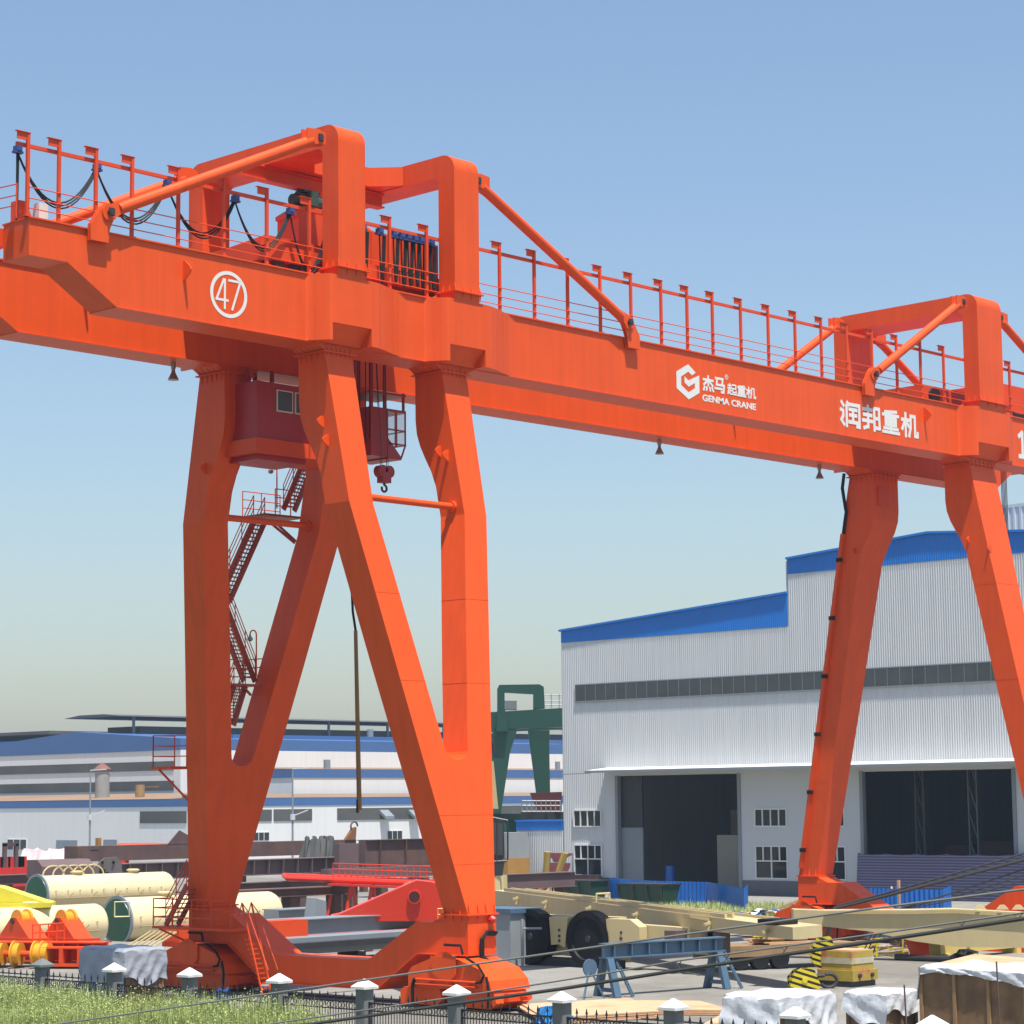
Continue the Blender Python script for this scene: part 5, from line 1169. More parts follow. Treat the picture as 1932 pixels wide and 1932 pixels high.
p = atD(187, 1588, 190); oc = MB().box(p.x-0.15, p.y-0.1, p.z-0.6, p.x+0.15, p.y+0.3, p.z+0.3).build('ochre_cover', mat('ochre_paint', (0.42, 0.20, 0.03), 0.6), label='small ochre plate cover sticking up beside the red pipe', cat='cover')
# ================================================================== grey girders and orange parts under the crane
gG = 'grey primed girders lying under the crane'
o, xa, xb, y_, z0, z1 = beamx('grey_girder', 'long grey girder with pale top flange lying under the crane sill', 462, 1742, 912, 1770, 112, 1.3, GREYP, grp=gG, flange=0.22)
b2 = beamx('grey_girder', 'grey girder with a stepped end in front of the first grey girder', 470, 1776, 880, 1808, 104, 1.5, GREYP, grp=gG, flange=0.0)
MB().box(b2[1]+2, b2[3]-0.5, b2[5]-0.45, b2[2]-0.5, b2[3]-0.001, b2[5]-0.2).build('side_channel', DARK, b2[0])
ra = beamx('red_flat_bar', 'thin crimson bar resting along the grey girder', 470, 1771, 905, 1774, 108.5, 0.2, RED, grp=None, legs=True)
beamx('grey_girder', 'short grey girder with bolted end behind the cream tank dome', 525, 1718, 608, 1742, 128, 1.2, GREYP, grp=gG, flange=0.15)
p = atD(592, 1702, 127); MB().prism([(p.x, p.y, p.z-0.9), (p.x+0.9, p.y, p.z-0.9), (p.x+0.9, p.y, p.z), (p.x+0.2, p.y, p.z+0.2)], (0, 0.8, 0)).tube((p.x+0.5, p.y, 0), (p.x+0.5, p.y, p.z-0.9), 0.2, 8).build('grey_bracket', GREYP, label='small grey bracket standing at the end of the short girder', cat='bracket')
ow = thing('orange_wedge', 'bright red orange tapered boom section with a round hole behind the near leg', 'boom section', tuple(atD(730, 1740, 118)))
pr3 = [atD(u, v, 118) for u, v in ((624, 1728), (640, 1725), (786, 1661), (812, 1664), (860, 1676), (900, 1680), (900, 1738), (628, 1738))]
BR = mat('bright_red_orange', (0.80, 0.05, 0.02), 0.4, var=0.06)
MB().prism(pr3, (1.3, 1.4, 0)).build('boom_body', BR, ow)
p = atD(782, 1692, 117.97); n_ = V((-0.72, -0.69, 0)); MB().tube(p+n_*0.02, p+n_*0.10, 0.34, 20).build('hole_ring', BR, ow); MB().tube(p+n_*0.101, p+n_*0.11, 0.28, 20).build('round_hole', mat('dark_maroon', (0.06, 0.008, 0.008), 0.6), ow)
sb = MB(); a = atD(660, 1740, 118.5); b = atD(850, 1740, 118.5)
for q in (a, b): sb.box(q.x-0.3, q.y-0.3, 0, q.x+0.8, q.y+0.8, a.z-0.01)
sb.build('support_block', DARK, ow)
rj = thing('red_jib', 'slim red lattice jib with hand railing lying behind the orange boom section', 'jib', tuple(atD(700, 1680, 140)))
a = atD(542, 1657, 140); b = atD(842, 1668, 132)
MB().tube(a, b, 0.17, 8).tube(a+V((0.5, 0.9, 0.15)), b+V((0, 0.8, 0.1)), 0.14, 8).tube(a, a+V((0.5, 0.9, 0.15)), 0.14, 8).build('chord', BR, rj)
MB().bar(a.lerp(b, 0.3)+V((0, 0, -0.25)), b+V((0, 0, -0.25)), 0.9, 0.12).build('walkway', BR, rj)
k = MB(); A = a.lerp(b, 0.30); 
for i in range(19): c = A.lerp(b, i/18); k.tube(c, c+V((0, 0, 0.95)), 0.03, 5)
for h in (0.32, 0.63, 0.95): k.tube(A+V((0, 0, h)), b+V((0, 0, h)), 0.03, 5)
k.build('railing', BR, rj)
for t in (0.30, 0.42, 0.55, 0.75): c = a.lerp(b, t); MB().bar(c, (c.x-0.6, c.y, 0), 0.14).bar(c, (c.x+0.6, c.y, 0), 0.14).build('stand_leg', BR, rj)
c = atD(770, 1680, 131); MB().lathe(c, (1, 0, 0), [(0, 0.1), (0, 0.5), (0.3, 0.5), (0.3, 0.1)], 18).tube((c.x+.15, c.y, 0), c, 0.12, 8).build('yellow_drum', DYELLOW, label='yellow drum half hidden behind the red jib', cat='drum')
yr_ = thing('yellow_railing', 'small yellow guard railing standing on the grey girder', 'railing', tuple(atD(868, 1735, 111)))
a = atD(826, 1740, 110.6); b = atD(902, 1738, 110.6); k = MB()
for t in (0, 0.14, 0.45, 0.55, 0.75, 1): c = a.lerp(b, t); k.tube(c, c+V((0, 0, 0.62)), 0.028, 5)
for h in (0.35, 0.62): k.tube(a+V((0, 0, h)), b+V((0, 0, h)), 0.028, 5)
k.build('rails', DYELLOW, yr_)
# ================================================================== sheeted crates
def crate(lab, c, dx, dy, h, drape, seed, wood=WOOD, sheet=TARP, ang=0.0, grp=None, cover=(0.75, 0.5), lumps=0.02):
    """timber crate with a crumpled plastic sheet over it; c = near corner (smallest x, smallest y)"""
    rng = random.Random(seed); x, y = c
    o = thing('sheeted_crate', lab, 'crate', (x+dx/2, y+dy/2, 0), grp)
    MB().box(x, y, 0.08, x+dx, y+dy, h-0.02).build('plywood_box', wood, o)
    k = MB()
    for t in (0, 0.5, 1):
        k.box(x-0.045, y+(dy-0.1)*t, 0.08, x-0.001, y+(dy-0.1)*t+0.1, h-0.03); k.box(x+(dx-0.1)*t, y-0.045, 0.08, x+(dx-0.1)*t+0.1, y-0.001, h-0.03)
    for z in (0.08, h*0.3, h-0.13): k.box(x-0.04, y+0.1, z, x-0.002, y+dy-0.1, z+0.1); k.box(x+0.1, y-0.04, z, x+dx-0.1, y-0.002, z+0.1)
    k.box(x, y, 0, x+dx, y+dy, 0.078).build('batten', wood, o)
    # draped sheet: a grid over the top and down the two near sides
    vs = []; fs = []; N, M_ = 46, 46
    fl = drape
    def P(s, t):
        # s across x from -drop..dx.., t across y
        px, py = s, t; z = h+0.04; ox = oy = 0
        if s < 0: ox = -0.09; z = h+s; px = 0
        if s > dx: px = dx; ox = 0.05; z = h-(s-dx)
        if t < 0: oy = -0.09; z = min(z, h+t) if s < 0 or s > dx else h+t; py = 0
        if t > dy: py = dy; oy = 0.05; z = min(z, h-(t-dy))
        return px, py, z, ox, oy
    dropx = lambda t: h*(cover[0]+0.16*math.sin(t*2.1+seed)+0.05*math.sin(t*9))
    dropy = lambda s: h*(cover[1]+0.18*math.sin(s*1.7+seed*2)+0.05*math.sin(s*8))
    for i in range(N+1):
        for j in range(M_+1):
            a, b = i/N, j/M_
            s = -dropx(b*dy)*(1-a/0.3) if a < 0.3 else (a-0.3)/0.6*dx if a < 0.9 else dx+(a-0.9)/0.1*h*0.3
            t = -dropy(a*dx)*(1-b/0.3) if b < 0.3 else (b-0.3)/0.6*dy if b < 0.9 else dy+(b-0.9)/0.1*h*0.3
            px, py, z, ox, oy = P(s, t)
            fold = 0.5+0.5*math.sin((px+py)*7+z*3.2+seed)+0.4*math.sin(px*13-z*9+py*5)
            q = max(0, (h-z)/h)
            ox *= 1+2.2*q*fold*0.9; oy *= 1+2.2*q*fold*0.9
            zz = z+(lumps*math.sin(px*5+seed)*math.sin(py*4.3) if q < 0.02 else 0.03*math.sin((px+py)*6))
            vs.append((x+px+ox+rng.uniform(-.008, .008), y+py+oy+rng.uniform(-.008, .008), max(zz, 0.1)))
    for i in range(N):
        for j in range(M_): fs.append((i*(M_+1)+j, (i+1)*(M_+1)+j, (i+1)*(M_+1)+j+1, i*(M_+1)+j+1))
    MB().add(vs, fs).build('plastic_sheet', sheet, o, smooth=True)
    return o
cgr = 'plastic sheeted crates by the fence'
cl = crate('grey plastic sheeted crate with bare plywood corner behind the left fence', (-3.9, 6.2), 1.7, 2.5, 2.0, 1, 3, sheet=TARPD, grp=cgr, cover=(0.93, 0.42))
P1 = atD(1480, 1875, 68.5); crate('wide crate under crumpled white plastic sheet beside the yellow hook block', (P1.x-1.6, P1.y-1.0), 2.5, 1.9, P1.z+0.05, 1, 5, grp=cgr, cover=(0.72, 0.55))
P2 = atD(1675, 1868, 66.5); crate('smaller white sheeted crate left of the big plywood crate', (P2.x-1.0, P2.y-0.6), 1.5, 1.3, P2.z, 1, 8, grp=cgr, cover=(0.5, 0.5))
P3 = atD(1850, 1822, 65); 
big = thing('plywood_crate', 'big brown plywood crate with white plastic pushed back over its top at lower right', 'crate', (P3.x, P3.y, 0), cgr)
bd_ = [atD(u, v, d) for u, v, d in ((1735, 1828, 65), (1960, 1838, 62))]
u_ = V((bd_[1].x-bd_[0].x, bd_[1].y-bd_[0].y, 0)).normalized(); n_ = V((-u_.y, u_.x, 0)); H = P3.z-0.02; A0 = V((bd_[0].x, bd_[0].y, 0))
def cr(t0, t1, n0, n1, z0, z1, mb): 
    Q = lambda t, n, z: tuple(A0+u_*t+n_*n+V((0, 0, z)))
    return mb.loft([[Q(t0, n0, z0), Q(t1, n0, z0), Q(t1, n1, z0), Q(t0, n1, z0)], [Q(t0, n0, z1), Q(t1, n0, z1), Q(t1, n1, z1), Q(t0, n1, z1)]])
cr(0, 3.6, 0, 2.2, 0.1, H, MB()).build('plywood_box', WOOD, big)
k = MB()
for t in (0.0, 1.15, 2.3, 3.5): cr(t, t+0.1, -0.05, -0.001, 0.1, H, k)
for z in (0.1, 0.62, H-0.12): cr(0.1, 3.5, -0.045, -0.002, z, z+0.11, k)
cr(0, 3.6, 0.1, 2.1, 0, 0.098, k); k.build('batten', WOODB, big)
vs = []; fs = []; rng = random.Random(4)
for i in range(41):
    for j in range(17):
        t = -0.10+3.8*i/40; s = j/16; edge = 0.14+0.45*(abs(i/40-0.30)**1.6)+0.02*math.sin(i*0.55)
        if s < 0.4: n = -0.09-0.02*math.sin(i*0.7+j); z = H+0.02-edge*(1-s/0.4)
        else: n = (s-0.4)/0.6*2.2; z = H+0.06+0.04*math.sin(i*0.4+j*0.8)
        if i < 2: z -= 0.9*(2-i)/2*(1 if s < 0.5 else .5)
        p = A0+u_*t+n_*n; vs.append((p.x+rng.uniform(-.01, .01), p.y+rng.uniform(-.01, .01), z+rng.uniform(-.012, .012)))
for i in range(40):
    for j in range(16): fs.append((i*17+j, (i+1)*17+j, (i+1)*17+j+1, i*17+j+1))
MB().add(vs, fs).build('plastic_sheet', TARP, big, smooth=True)
for u, v0, v1, lab in ((1706, 1858, 1960, 'thin rusty rod standing before the small sheeted crate'), (1880, 1814, 1960, 'thin rusty rod standing before the big plywood crate')):
    a = atD(u, v0, 62.5); MB().tube((a.x+0.1, a.y, 0), a, 0.025, 6).build('iron_rod', RUST, label=lab, cat='rod')
# ================================================================== plywood sheets, blue bundle and clutter by the fence
def sheets(lab, corners, z, n, m, grp=None):
    o = thing('plywood_sheets', lab, 'plywood', tuple((V(corners[0])+V(corners[2]))/2), grp)
    rng = random.Random(len(lab))
    for i in range(n):
        dx, dy = rng.uniform(-.12, .12), rng.uniform(-.12, .12); zz = z+i*0.06
        MB().prism([(c[0]+dx, c[1]+dy, zz) for c in corners], (0, 0, 0.045)).build('sheet', m, o)
    return o
g = lambda u, v: tuple(atZ(u, v))
sheets('pale plywood sheets stacked flat behind the fence near the bogie', [g(1030, 1935), g(1245, 1922), g(1190, 1897), g(985, 1908)], 0.02, 4, WOODL, 'plywood sheets lying in the yard')
sheets('pale plywood sheets fanned on the ground right of the bogie', [g(1225, 1915), g(1385, 1917), g(1320, 1899), g(1170, 1897)], 0.02, 3, WOODL, 'plywood sheets lying in the yard')
sheets('loose plywood sheet lying before the bare yard', [g(1330, 1940), g(1420, 1935), g(1460, 1915), g(1370, 1918)], 0.02, 2, WOODL, 'plywood sheets lying in the yard')
a = atD(1870, 1820, 70); s4 = thing('plywood_stack', 'large pale plywood boards stacked behind the big plywood crate', 'plywood', (a.x, a.y, 0), 'plywood sheets lying in the yard')
c4 = [atD(u, v, d) for u, v, d in ((1740, 1823, 74), (1960, 1832, 70), (1960, 1812, 77), (1840, 1812, 80))]; zz = c4[0].z
MB().prism([(c.x, c.y, zz-0.12) for c in c4], (0, 0, 0.10)).build('sheet', WOODL, s4); MB().prism([(c.x, c.y, zz-0.3) for c in c4], (0, 0, 0.15)).build('sheet', RUST2, s4); MB().prism([(c.x*0.99+c4[0].x*0.01, c.y, 0) for c in c4], (0, 0, zz-0.31)).build('pallet', DARK, s4)
heap('blue_bundle', 'shiny blue plastic bundle lying behind the fence by the bogie', 'bundle', 1010, 1078, 1903, 1932, 73, 1.0, mat('shiny_blue_plastic', (0.03, 0.22, 0.55), 0.15, bump=0.6, bscale=6), 11, n=10)
heap('blue_bundle', 'small dark blue sheet bundle lying by the far bogie', 'bundle', 405, 425, 1868, 1900, 82, 0.8, mat('dark_blue_plastic', (0.02, 0.07, 0.25), 0.3), 12, n=6)
# grey cabinet behind the near foot
gc = thing('grey_cabinet', 'tall grey steel cabinet standing just behind the near crane foot', 'cabinet', tuple(atZ(945, 1822)))
a = atZ(905, 1822); b = atZ(970, 1822); zt = atD(970, 1724, (atZ(970, 1822)-CAM).dot(FW)).z
GP2 = mat('grey_cabinet_paint', (0.32, 0.35, 0.36), 0.5, var=0.05)
MB().box(b.x-0.2, b.y, 0, b.x+1.6, b.y+2.4, zt).build('body', GP2, gc); MB().box(b.x-0.3, b.y-0.1, zt, b.x+1.7, b.y+2.5, zt+0.2).build('roof', TBLUE, gc)
MB().tube((b.x-0.1, b.y-0.6, 0), (b.x-0.1, b.y-0.6, zt*0.9), 0.07, 8).tube((b.x-0.1, b.y-0.6, zt*0.72), (b.x+0.5, b.y-1.2, zt*0.72), 0.05, 6).build('steel_post', GP2, label='thin grey post beside the grey cabinet', cat='post')
# ================================================================== cream boom, wheel block and trestles
cb_ = thing('cream_boom', 'long cream painted boom resting on blue trestles with its square end towards us', 'boom', (15, 8, 0))
near = atD(1510, 1774, 89); fa = atD(936, 1680, 126)
dvx = V((fa.x-near.x, fa.y-near.y, 0)); Lb = dvx.length; dvx.normalize(); nvx = V((-dvx.y, dvx.x, 0))
zt0 = near.z+0.62; 
eL = atD(1331*0+1271*0+1271, 1, 89)
nl = atD((1650+1270*500/1932)*1932/2556, (2056+1000*500/1932)*1932/2556, 88.0); nr = atD((1650+1553*500/1932)*1932/2556, (2056+990*500/1932)*1932/2556, 89.5); nb = atD((1650+1270*500/1932)*1932/2556, (2056+1118*500/1932)*1932/2556, 88.0)
wv = V((nr.x-nl.x, nr.y-nl.y, 0)); z1 = nl.z; z0 = nb.z
fl_ = atD(950, 1682, 124); dd = V((fl_.x-nl.x, fl_.y-nl.y, 0)); zf1 = fl_.z; zf0 = atD(950, 1718, 124).z
B = lambda t, s, z: tuple(V((nl.x, nl.y, 0))+dd*t+wv*s+V((0, 0, z)))
mb = MB().loft([[B(0, 0, z0), B(0, 1, z0), B(0, 1, z1), B(0, 0, z1)], [B(1.05, 0, zf0), B(1.05, 1, zf0), B(1.05, 1, zf1), B(1.05, 0, zf1)]])
mb.build('boom_body', CREAM, cb_)
k = MB()
for s in (0.05, 0.32): k.bar(B(0.18, s, z1+(zf1-z1)*0.18+0.10), B(1.0, s, zf1+0.10), 0.10, 0.16)
k.bar(B(0.10, 0.9, z1+(zf1-z1)*0.1+0.06), B(1.0, 0.9, zf1+0.06), 0.08, 0.1)
k.build('top_rail', CREAM, cb_)
k = MB()
for t in (0.06, 0.22, 0.45, 0.62, 0.80, 0.93): 
    zz = z1+(zf1-z1)*t; k.bar(B(t, -0.04, zz-0.15), B(t, -0.10, zz-0.55), 0.08); k.bar(B(t, -0.02, zz-0.25), B(t, -0.22, zz-0.28), 0.10)
k.build('bracket', CREAM, cb_)
k = MB().path([B(0.60, 0.0, z1+(zf1-z1)*0.6+0.05), B(0.60, 0, z1+(zf1-z1)*0.6+0.42), B(0.60, 0.5, z1+(zf1-z1)*0.6+0.42), B(0.60, 0.5, z1+(zf1-z1)*0.6+0.05)], 0.05, 6); k.build('hoop', CREAM, cb_)
k = MB().prism([B(0.30, -0.03, z1+(zf1-z1)*.3-0.15), B(0.22, -0.03, z1+(zf1-z1)*.22-0.15), B(0.25, -0.35, z1+(zf1-z1)*.25-0.05)], (0, 0, 0.12)); k.build('lug_plate', CREAM, cb_)
MB().box(B(0.03, 0.35, 0)[0]-0.5, B(0.03, 0.35, 0)[1]+0.2, z1+0.01, B(0.03, 0.35, 0)[0]+0.7, B(0.03, 0.35, 0)[1]+1.2, z1+0.22).build('black_pad', BLACK, label='flat black rubber pad lying on the end of the cream boom', cat='pad')
heap('rope_coil', 'coil of dark rope lying on the far end of the second cream boom', 'rope', 1540, 1590, 1713, 1730, 104, 0.8, BLACK, 9, n=8) if False else None
# blue trestle
bt = thing('blue_trestle', 'long blue grey steel trestle on two splayed legs under the cream boom', 'trestle', tuple(atZ(1250, 1872)))
ta = atZ(1146, 1881); tb_ = atZ(1353, 1865); ax_ = (tb_-ta).normalized(); nx_ = V((-ax_.y, ax_.x, 0)); Lt = (tb_-ta).length
zt_ = atD(1146, 1783, (ta-CAM).dot(FW)).z; zb_ = atD(1146, 1800, (ta-CAM).dot(FW)).z
T = lambda t, n, z: tuple(ta+ax_*t+nx_*n+V((0, 0, z)))
def tb3(t0, t1, n0, n1, z0, z1, mb): return mb.loft([[T(t0, n0, z0), T(t1, n0, z0), T(t1, n1, z0), T(t0, n1, z0)], [T(t0, n0, z1), T(t1, n0, z1), T(t1, n1, z1), T(t0, n1, z1)]])
zb_ -= 0.12
k = MB(); tb3(-0.2, Lt+0.3, -0.06, 0.06, zb_, zt_, k); tb3(-0.2, Lt+0.3, -0.22, 0.22, zt_, zt_+0.05, k); tb3(-0.2, Lt+0.3, -0.22, 0.22, zb_-0.05, zb_-0.001, k)
for i in range(7): tb3(0.2+i*Lt/6.5, 0.24+i*Lt/6.5, -0.2, 0.2, zb_, zt_, k)
k.build('cross_beam', TBLUE, bt)
for t in (0, Lt):
    k = MB()
    for n in (-0.55, 0.55): k.bar(T(t, n*0.25, zb_-0.05), T(t-0.0, n, 0), 0.30, 0.16)
    k.bar(T(t, -0.48, 0.25), T(t, 0.48, 0.25), 0.14); k.bar(T(t+0.3, -0.1, zb_-0.1), T(t+0.55, -0.75, 0), 0.06); k.bar(T(t+0.55, 0.1, zb_-0.1), T(t+0.8, -0.55, 0), 0.06)
    for i in range(4): k.bar(T(t+0.31+0.06*i, -0.25-0.13*i, zb_-0.4-0.28*i), T(t+0.6+0.06*i, -0.1-0.12*i, zb_-0.4-0.28*i), 0.06, 0.03)
    k.build('leg', TBLUE, bt)
dk = T(-0.75, 0.1, zb_-0.35); MB().tube(dk, V(dk)+nx_*(-0.06), 0.32, 20).bar(V(dk), T(-1.3, -0.2, 0), 0.06).bar(V(dk), T(-0.4, -0.3, 0), 0.06).build('disc', TBLUE, bt)
# wheel block
wb = thing('wheel_block', 'cream steel block carrying two big black rimmed wheels beneath the cream boom', 'wheel assembly', tuple(atZ(1060, 1818)))
xw = atZ(1108, 1826).x
cA = atX(1003, 1766, xw); cB = atX(1112, 1768, xw)
for c in (cA, cB):
    r = 1.17; cc_ = (xw, c.y, 1.22)
    o = MB().lathe(cc_, (1, 0, 0), [(-0.12, 0.30), (-0.10, r*0.74), (-0.18, r*0.78), (-0.18, r), (0.42, r), (0.42, r*0.8), (0.3, 0.3)], 56).build('wheel', BLACK, wb, smooth=True)
    MB().lathe(cc_, (1, 0, 0), [(-0.13, 0.02), (-0.13, 0.14), (-0.1, 0.16)], 20).build('hub', DARK, o, smooth=True)
    tt_ = MB()
    for i in range(60):
        a = 2*math.pi*i/60; tt_.bar((xw-0.18, c.y+math.cos(a)*r, 1.22+math.sin(a)*r), (xw+0.42, c.y+math.cos(a)*r, 1.22+math.sin(a)*r), 0.05, 0.05)
    tt_.build('tread', BLACK, o)
yl_ = cA.y+0.7; yr2 = atX(1362, 1765, xw+0.5).y
MB().prism([(xw+0.45, yl_+1.0, 0.55), (xw+0.45, yl_+1.0, 2.15), (xw+0.45, cB.y-1.3, 2.15), (xw+0.45, cB.y-1.3, 1.9), (xw+0.45, yr2, 1.75), (xw+0.45, yr2, 0.75), (xw+0.45, cB.y-1.5, 0.75), (xw+0.45, cB.y-1.5, 0.3)], (0.5, 0, 0)).build('cream_block', CREAM, wb)
ym_ = (cA.y+cB.y)/2
MB().prism([(xw-0.1, ym_+0.45, 0.9), (xw-0.1, ym_+0.55, 2.1), (xw-0.1, ym_-0.55, 2.1), (xw-0.1, ym_-0.35, 0.8), (xw-0.1, ym_, 0.95)], (0.5, 0, 0)).build('fork_plate', CREAM, wb)
MB().prism([(xw-0.1, cB.y-1.15, 0.75), (xw-0.1, cB.y-1.05, 2.1), (xw-0.1, cB.y-2.4, 2.1), (xw-0.1, cB.y-2.9, 1.8), (xw-0.1, cB.y-2.9, 0.75)], (0.5, 0, 0)).build('fork_plate', CREAM, wb)
for yy in (ym_-0.05, cB.y-1.9): 
    for z in (1.1, 1.3, 1.55): MB().tube((xw-0.14, yy, z), (xw-0.101, yy, z), 0.06, 8).build('bolt', DARK, wb)
MB().bar((xw+0.3, cA.y+1, 0.18), (xw+0.3, cB.y-1.5, 0.18), 0.6, 0.35).build('skid', DARK, wb)
for u in (1270, 1340, 1352):
    c = atX(u, 1770, xw-0.6); MB().box(xw-0.8, c.y-0.3, 0.9, xw-0.1, c.y+0.3, 1.75).build('timber_block', RUST2, wb)
# second cream boom on stands
c2_ = thing('cream_boom', 'tapered cream painted boom crossing the right of the yard to the image edge', 'boom', (35, -5, 0))
pts = [(1497, 1716, 1745), (1555, 1718, 1748), (1640, 1717, 1757), (1720, 1717, 1775), (1800, 1715, 1786), (1932, 1722, 1788), (2150, 1735, 1792)]
D_ = lambda u: 106-(u-1497)*0.012
mb = MB(); rings = []
for u, a, b in pts:
    t = atD(u, a, D_(u)); q = atD(u, b, D_(u)); rings.append([V((t.x, t.y, q.z)), V((t.x+0.9, t.y+0.8, q.z)), V((t.x+0.9, t.y+0.8, t.z)), t])
mb.loft(rings).build('boom_body', CREAM, c2_)
for u in (1850, 1892, 1922):
    k = MB(); t = atD(u, 1716, D_(u)-0.02); k.prism([t+V((-0.2, 0.18, 0)), t+V((0.2, -0.18, 0)), t+V((0.07, -0.06, 0.2)), t+V((-0.07, 0.06, 0.2))], (0.05, 0.06, 0)); k.build('lifting_lug', CREAM, c2_)
k = MB(); 
for (u, a, b), (u2, a2, b2) in zip(pts[1:], pts[2:]): k.bar(atD(u, a, D_(u)-0.1)+V((0, 0, -0.03)), atD(u2, a2, D_(u2)-0.1)+V((0, 0, -0.03)), 0.12, 0.06)
k.build('top_flange', CREAM, c2_)
def cone(u, v, d, lab):
    a = atD(u, v, d); a.z = 0; MB().lathe(a, (0, 0, 1), [(0, 0.26), (0.3, 0.28), (1.3, 0.42), (1.31, 0.5), (1.36, 0.5)], 20).build('cone_stand', RED, smooth=True, label=lab, cat='stand', group='red stands under the second boom')
a = atZ(1745, 1806); da = (a-CAM).dot(FW); 
zt = atD(1745, 1782, da).z
MB().lathe((a.x, a.y, 0), (0, 0, 1), [(0, 0.62), (0.3, 0.70), (zt+0.4, 0.98)], 20).build('cone_stand', ORANGE2, smooth=True, label='round tapered orange stand under the middle of the second cream boom', cat='stand')
a = atZ(1955, 1795); MB().box(a.x-1.2, a.y-0.3, 0, a.x+1.2, a.y+2.0, 1.0).build('box_stand', ORANGE2, label='red orange box stand under the cream boom at the right edge', cat='stand')
# ================================================================== flatbed trailer, hook blocks, weights
ft = thing('flatbed_trailer', 'low flatbed trailer loaded with planks and timber behind the blue trestle', 'trailer', tuple(atZ(1440, 1838)))
a = atZ(1290, 1836); b = atZ(1620, 1822); ax_ = (b-a).normalized(); nx_ = V((-ax_.y, ax_.x, 0)); Lt = (b-a).length; ta = a
k = MB(); tb3(0.5, Lt, 0, 2.2, 0.85, 1.0, k); tb3(0.5, Lt, 0.0, 0.12, 0.55, 0.84, k); k.build('bed', mat('timber_brown', (0.30, 0.19, 0.09), 0.75, var=0.2), ft)
for t in (Lt*0.32, Lt*0.32+0.95, Lt*0.32+1.9):
    c = V(T(t, 0.02, 0.45)); MB().lathe(c, nx_, [(0, 0.1), (0, 0.28), (-0.02, 0.42), (0.02, 0.45), (0.26, 0.45), (0.3, 0.40), (0.3, 0.1)], 24).build('wheel', BLACK, ft, smooth=True)
rng = random.Random(9); k = MB()
for i in range(14):
    t0 = rng.uniform(Lt*.40, Lt*.50); n = rng.uniform(0, 1.8); z = 1.01+0.06*(i//3)+0.001*i; tb3(t0, t0+rng.uniform(1.5, 2.6), n, n+0.22, z, z+0.05, k)
k.build('plank', WOODL, ft)
k = MB(); tb3(Lt*.42, Lt*.5, 0.2, 0.5, 1.35, 1.7, k); tb3(Lt*.40, Lt*.62, 0.1, 0.2, 1.35, 1.45, k); tb3(Lt*.52, Lt*.6, 0.4, 1.0, 1.0, 1.5, k); k.build('yellow_frame', YELLOW, ft)
def stripemat():
    m = bpy.data.materials.new('black_yellow_stripes'); m.use_nodes = True; t = m.node_tree; b = t.nodes['Principled BSDF']; b.inputs['Roughness'].default_value = 0.4
    tc = t.nodes.new('ShaderNodeTexCoord'); wv_ = t.nodes.new('ShaderNodeTexWave'); mp = t.nodes.new('ShaderNodeMapping'); mp.inputs['Rotation'].default_value = (0.0, 0.75, 0.0)
    wv_.inputs['Scale'].default_value = 2.3; wv_.bands_direction = 'X'; mp.inputs['Rotation'].default_value = (0, math.radians(-48), math.radians(-46))
    t.links.new(tc.outputs['Object'], mp.inputs[0]); t.links.new(mp.outputs[0], wv_.inputs[0])
    r = t.nodes.new('ShaderNodeValToRGB'); r.color_ramp.interpolation = 'CONSTANT'; e = r.color_ramp.elements; e[0].color = (0.02, 0.02, 0.018, 1); e[1].position = 0.42; e[1].color = (0.78, 0.62, 0.03, 1)
    t.links.new(wv_.outputs[0], r.inputs[0]); t.links.new(r.outputs[0], b.inputs['Base Color']); return m
STR = stripemat()
def hookblock(lab, prof, d, dep, extra):
    o = thing('hook_block', lab, 'hook block', tuple(atD(prof[0][0], prof[0][1], d)), 'striped crane hook blocks in the yard')
    P = [atD(u, v, d) for u, v in prof]; n = V((0.69, 0.72, 0)); n = V((FW.x, FW.y, 0)).normalized()
    c = MB().prism(P, n*0.10).build('cheek_plate', STR, o); MB().prism([p+n*(dep-0.1) for p in P], n*0.10).build('cheek_plate', STR, o)
    ce = sum(P, V())/len(P); r = min((p-ce).length for p in P)*0.95
    MB().tube(ce+n*0.101, ce+n*(dep-0.101), r, 24).build('sheave', DARK, o)
    MB().tube(ce-n*0.06, ce-n*0.001, 0.10, 12).build('pin', YELLOW, o)
    return o
h1 = hookblock('squat yellow hook block with black stripes lying behind the white sheeted crate', [(1490, 1862), (1489, 1845), (1500, 1832), (1512, 1827), (1537, 1829), (1543, 1846), (1548, 1856), (1546, 1876), (1500, 1876)], 88.5, 0.7, 0)
p = atD(1563, 1850, 88.8); MB().path([p+V((0.25*math.cos(a), -0.2*math.cos(a), 0.25*math.sin(a))) for a in [math.radians(q) for q in range(-150, 120, 20)]], 0.07, 8).path([p+V((-0.1, .1, .2)), p+V((-0.5, .5, 0.15))], 0.08, 8).build('hook', DARK, h1)
h2 = hookblock('tall yellow hook block with black stripes standing beside the weights', [(1531, 1792), (1545, 1770), (1568, 1768), (1574, 1784), (1570, 1812), (1560, 1836), (1553, 1836), (1533, 1815)], 92.5, 0.6, 0)
p = atD(1555, 1838, 92.6); MB().tube(p, (p.x, p.y, 0.0), 0.12, 8).build('hook_shank', DARK, h2)
wt = thing('test_weights', 'stack of worn yellow white and red steel test weights', 'weights', tuple(atZ(1610, 1860)))
cw = atZ(1608, 1863); WY = mat('worn_yellow_weight', (0.46, 0.33, 0.05), 0.6, var=0.2, scale=2, rgb2=(0.50, 0.14, 0.09), thr=0.60, soft=0.04); WW = mat('worn_white_weight', (0.55, 0.50, 0.36), 0.6, var=0.15, scale=2, rgb2=(0.50, 0.36, 0.05), thr=0.6, soft=0.04)
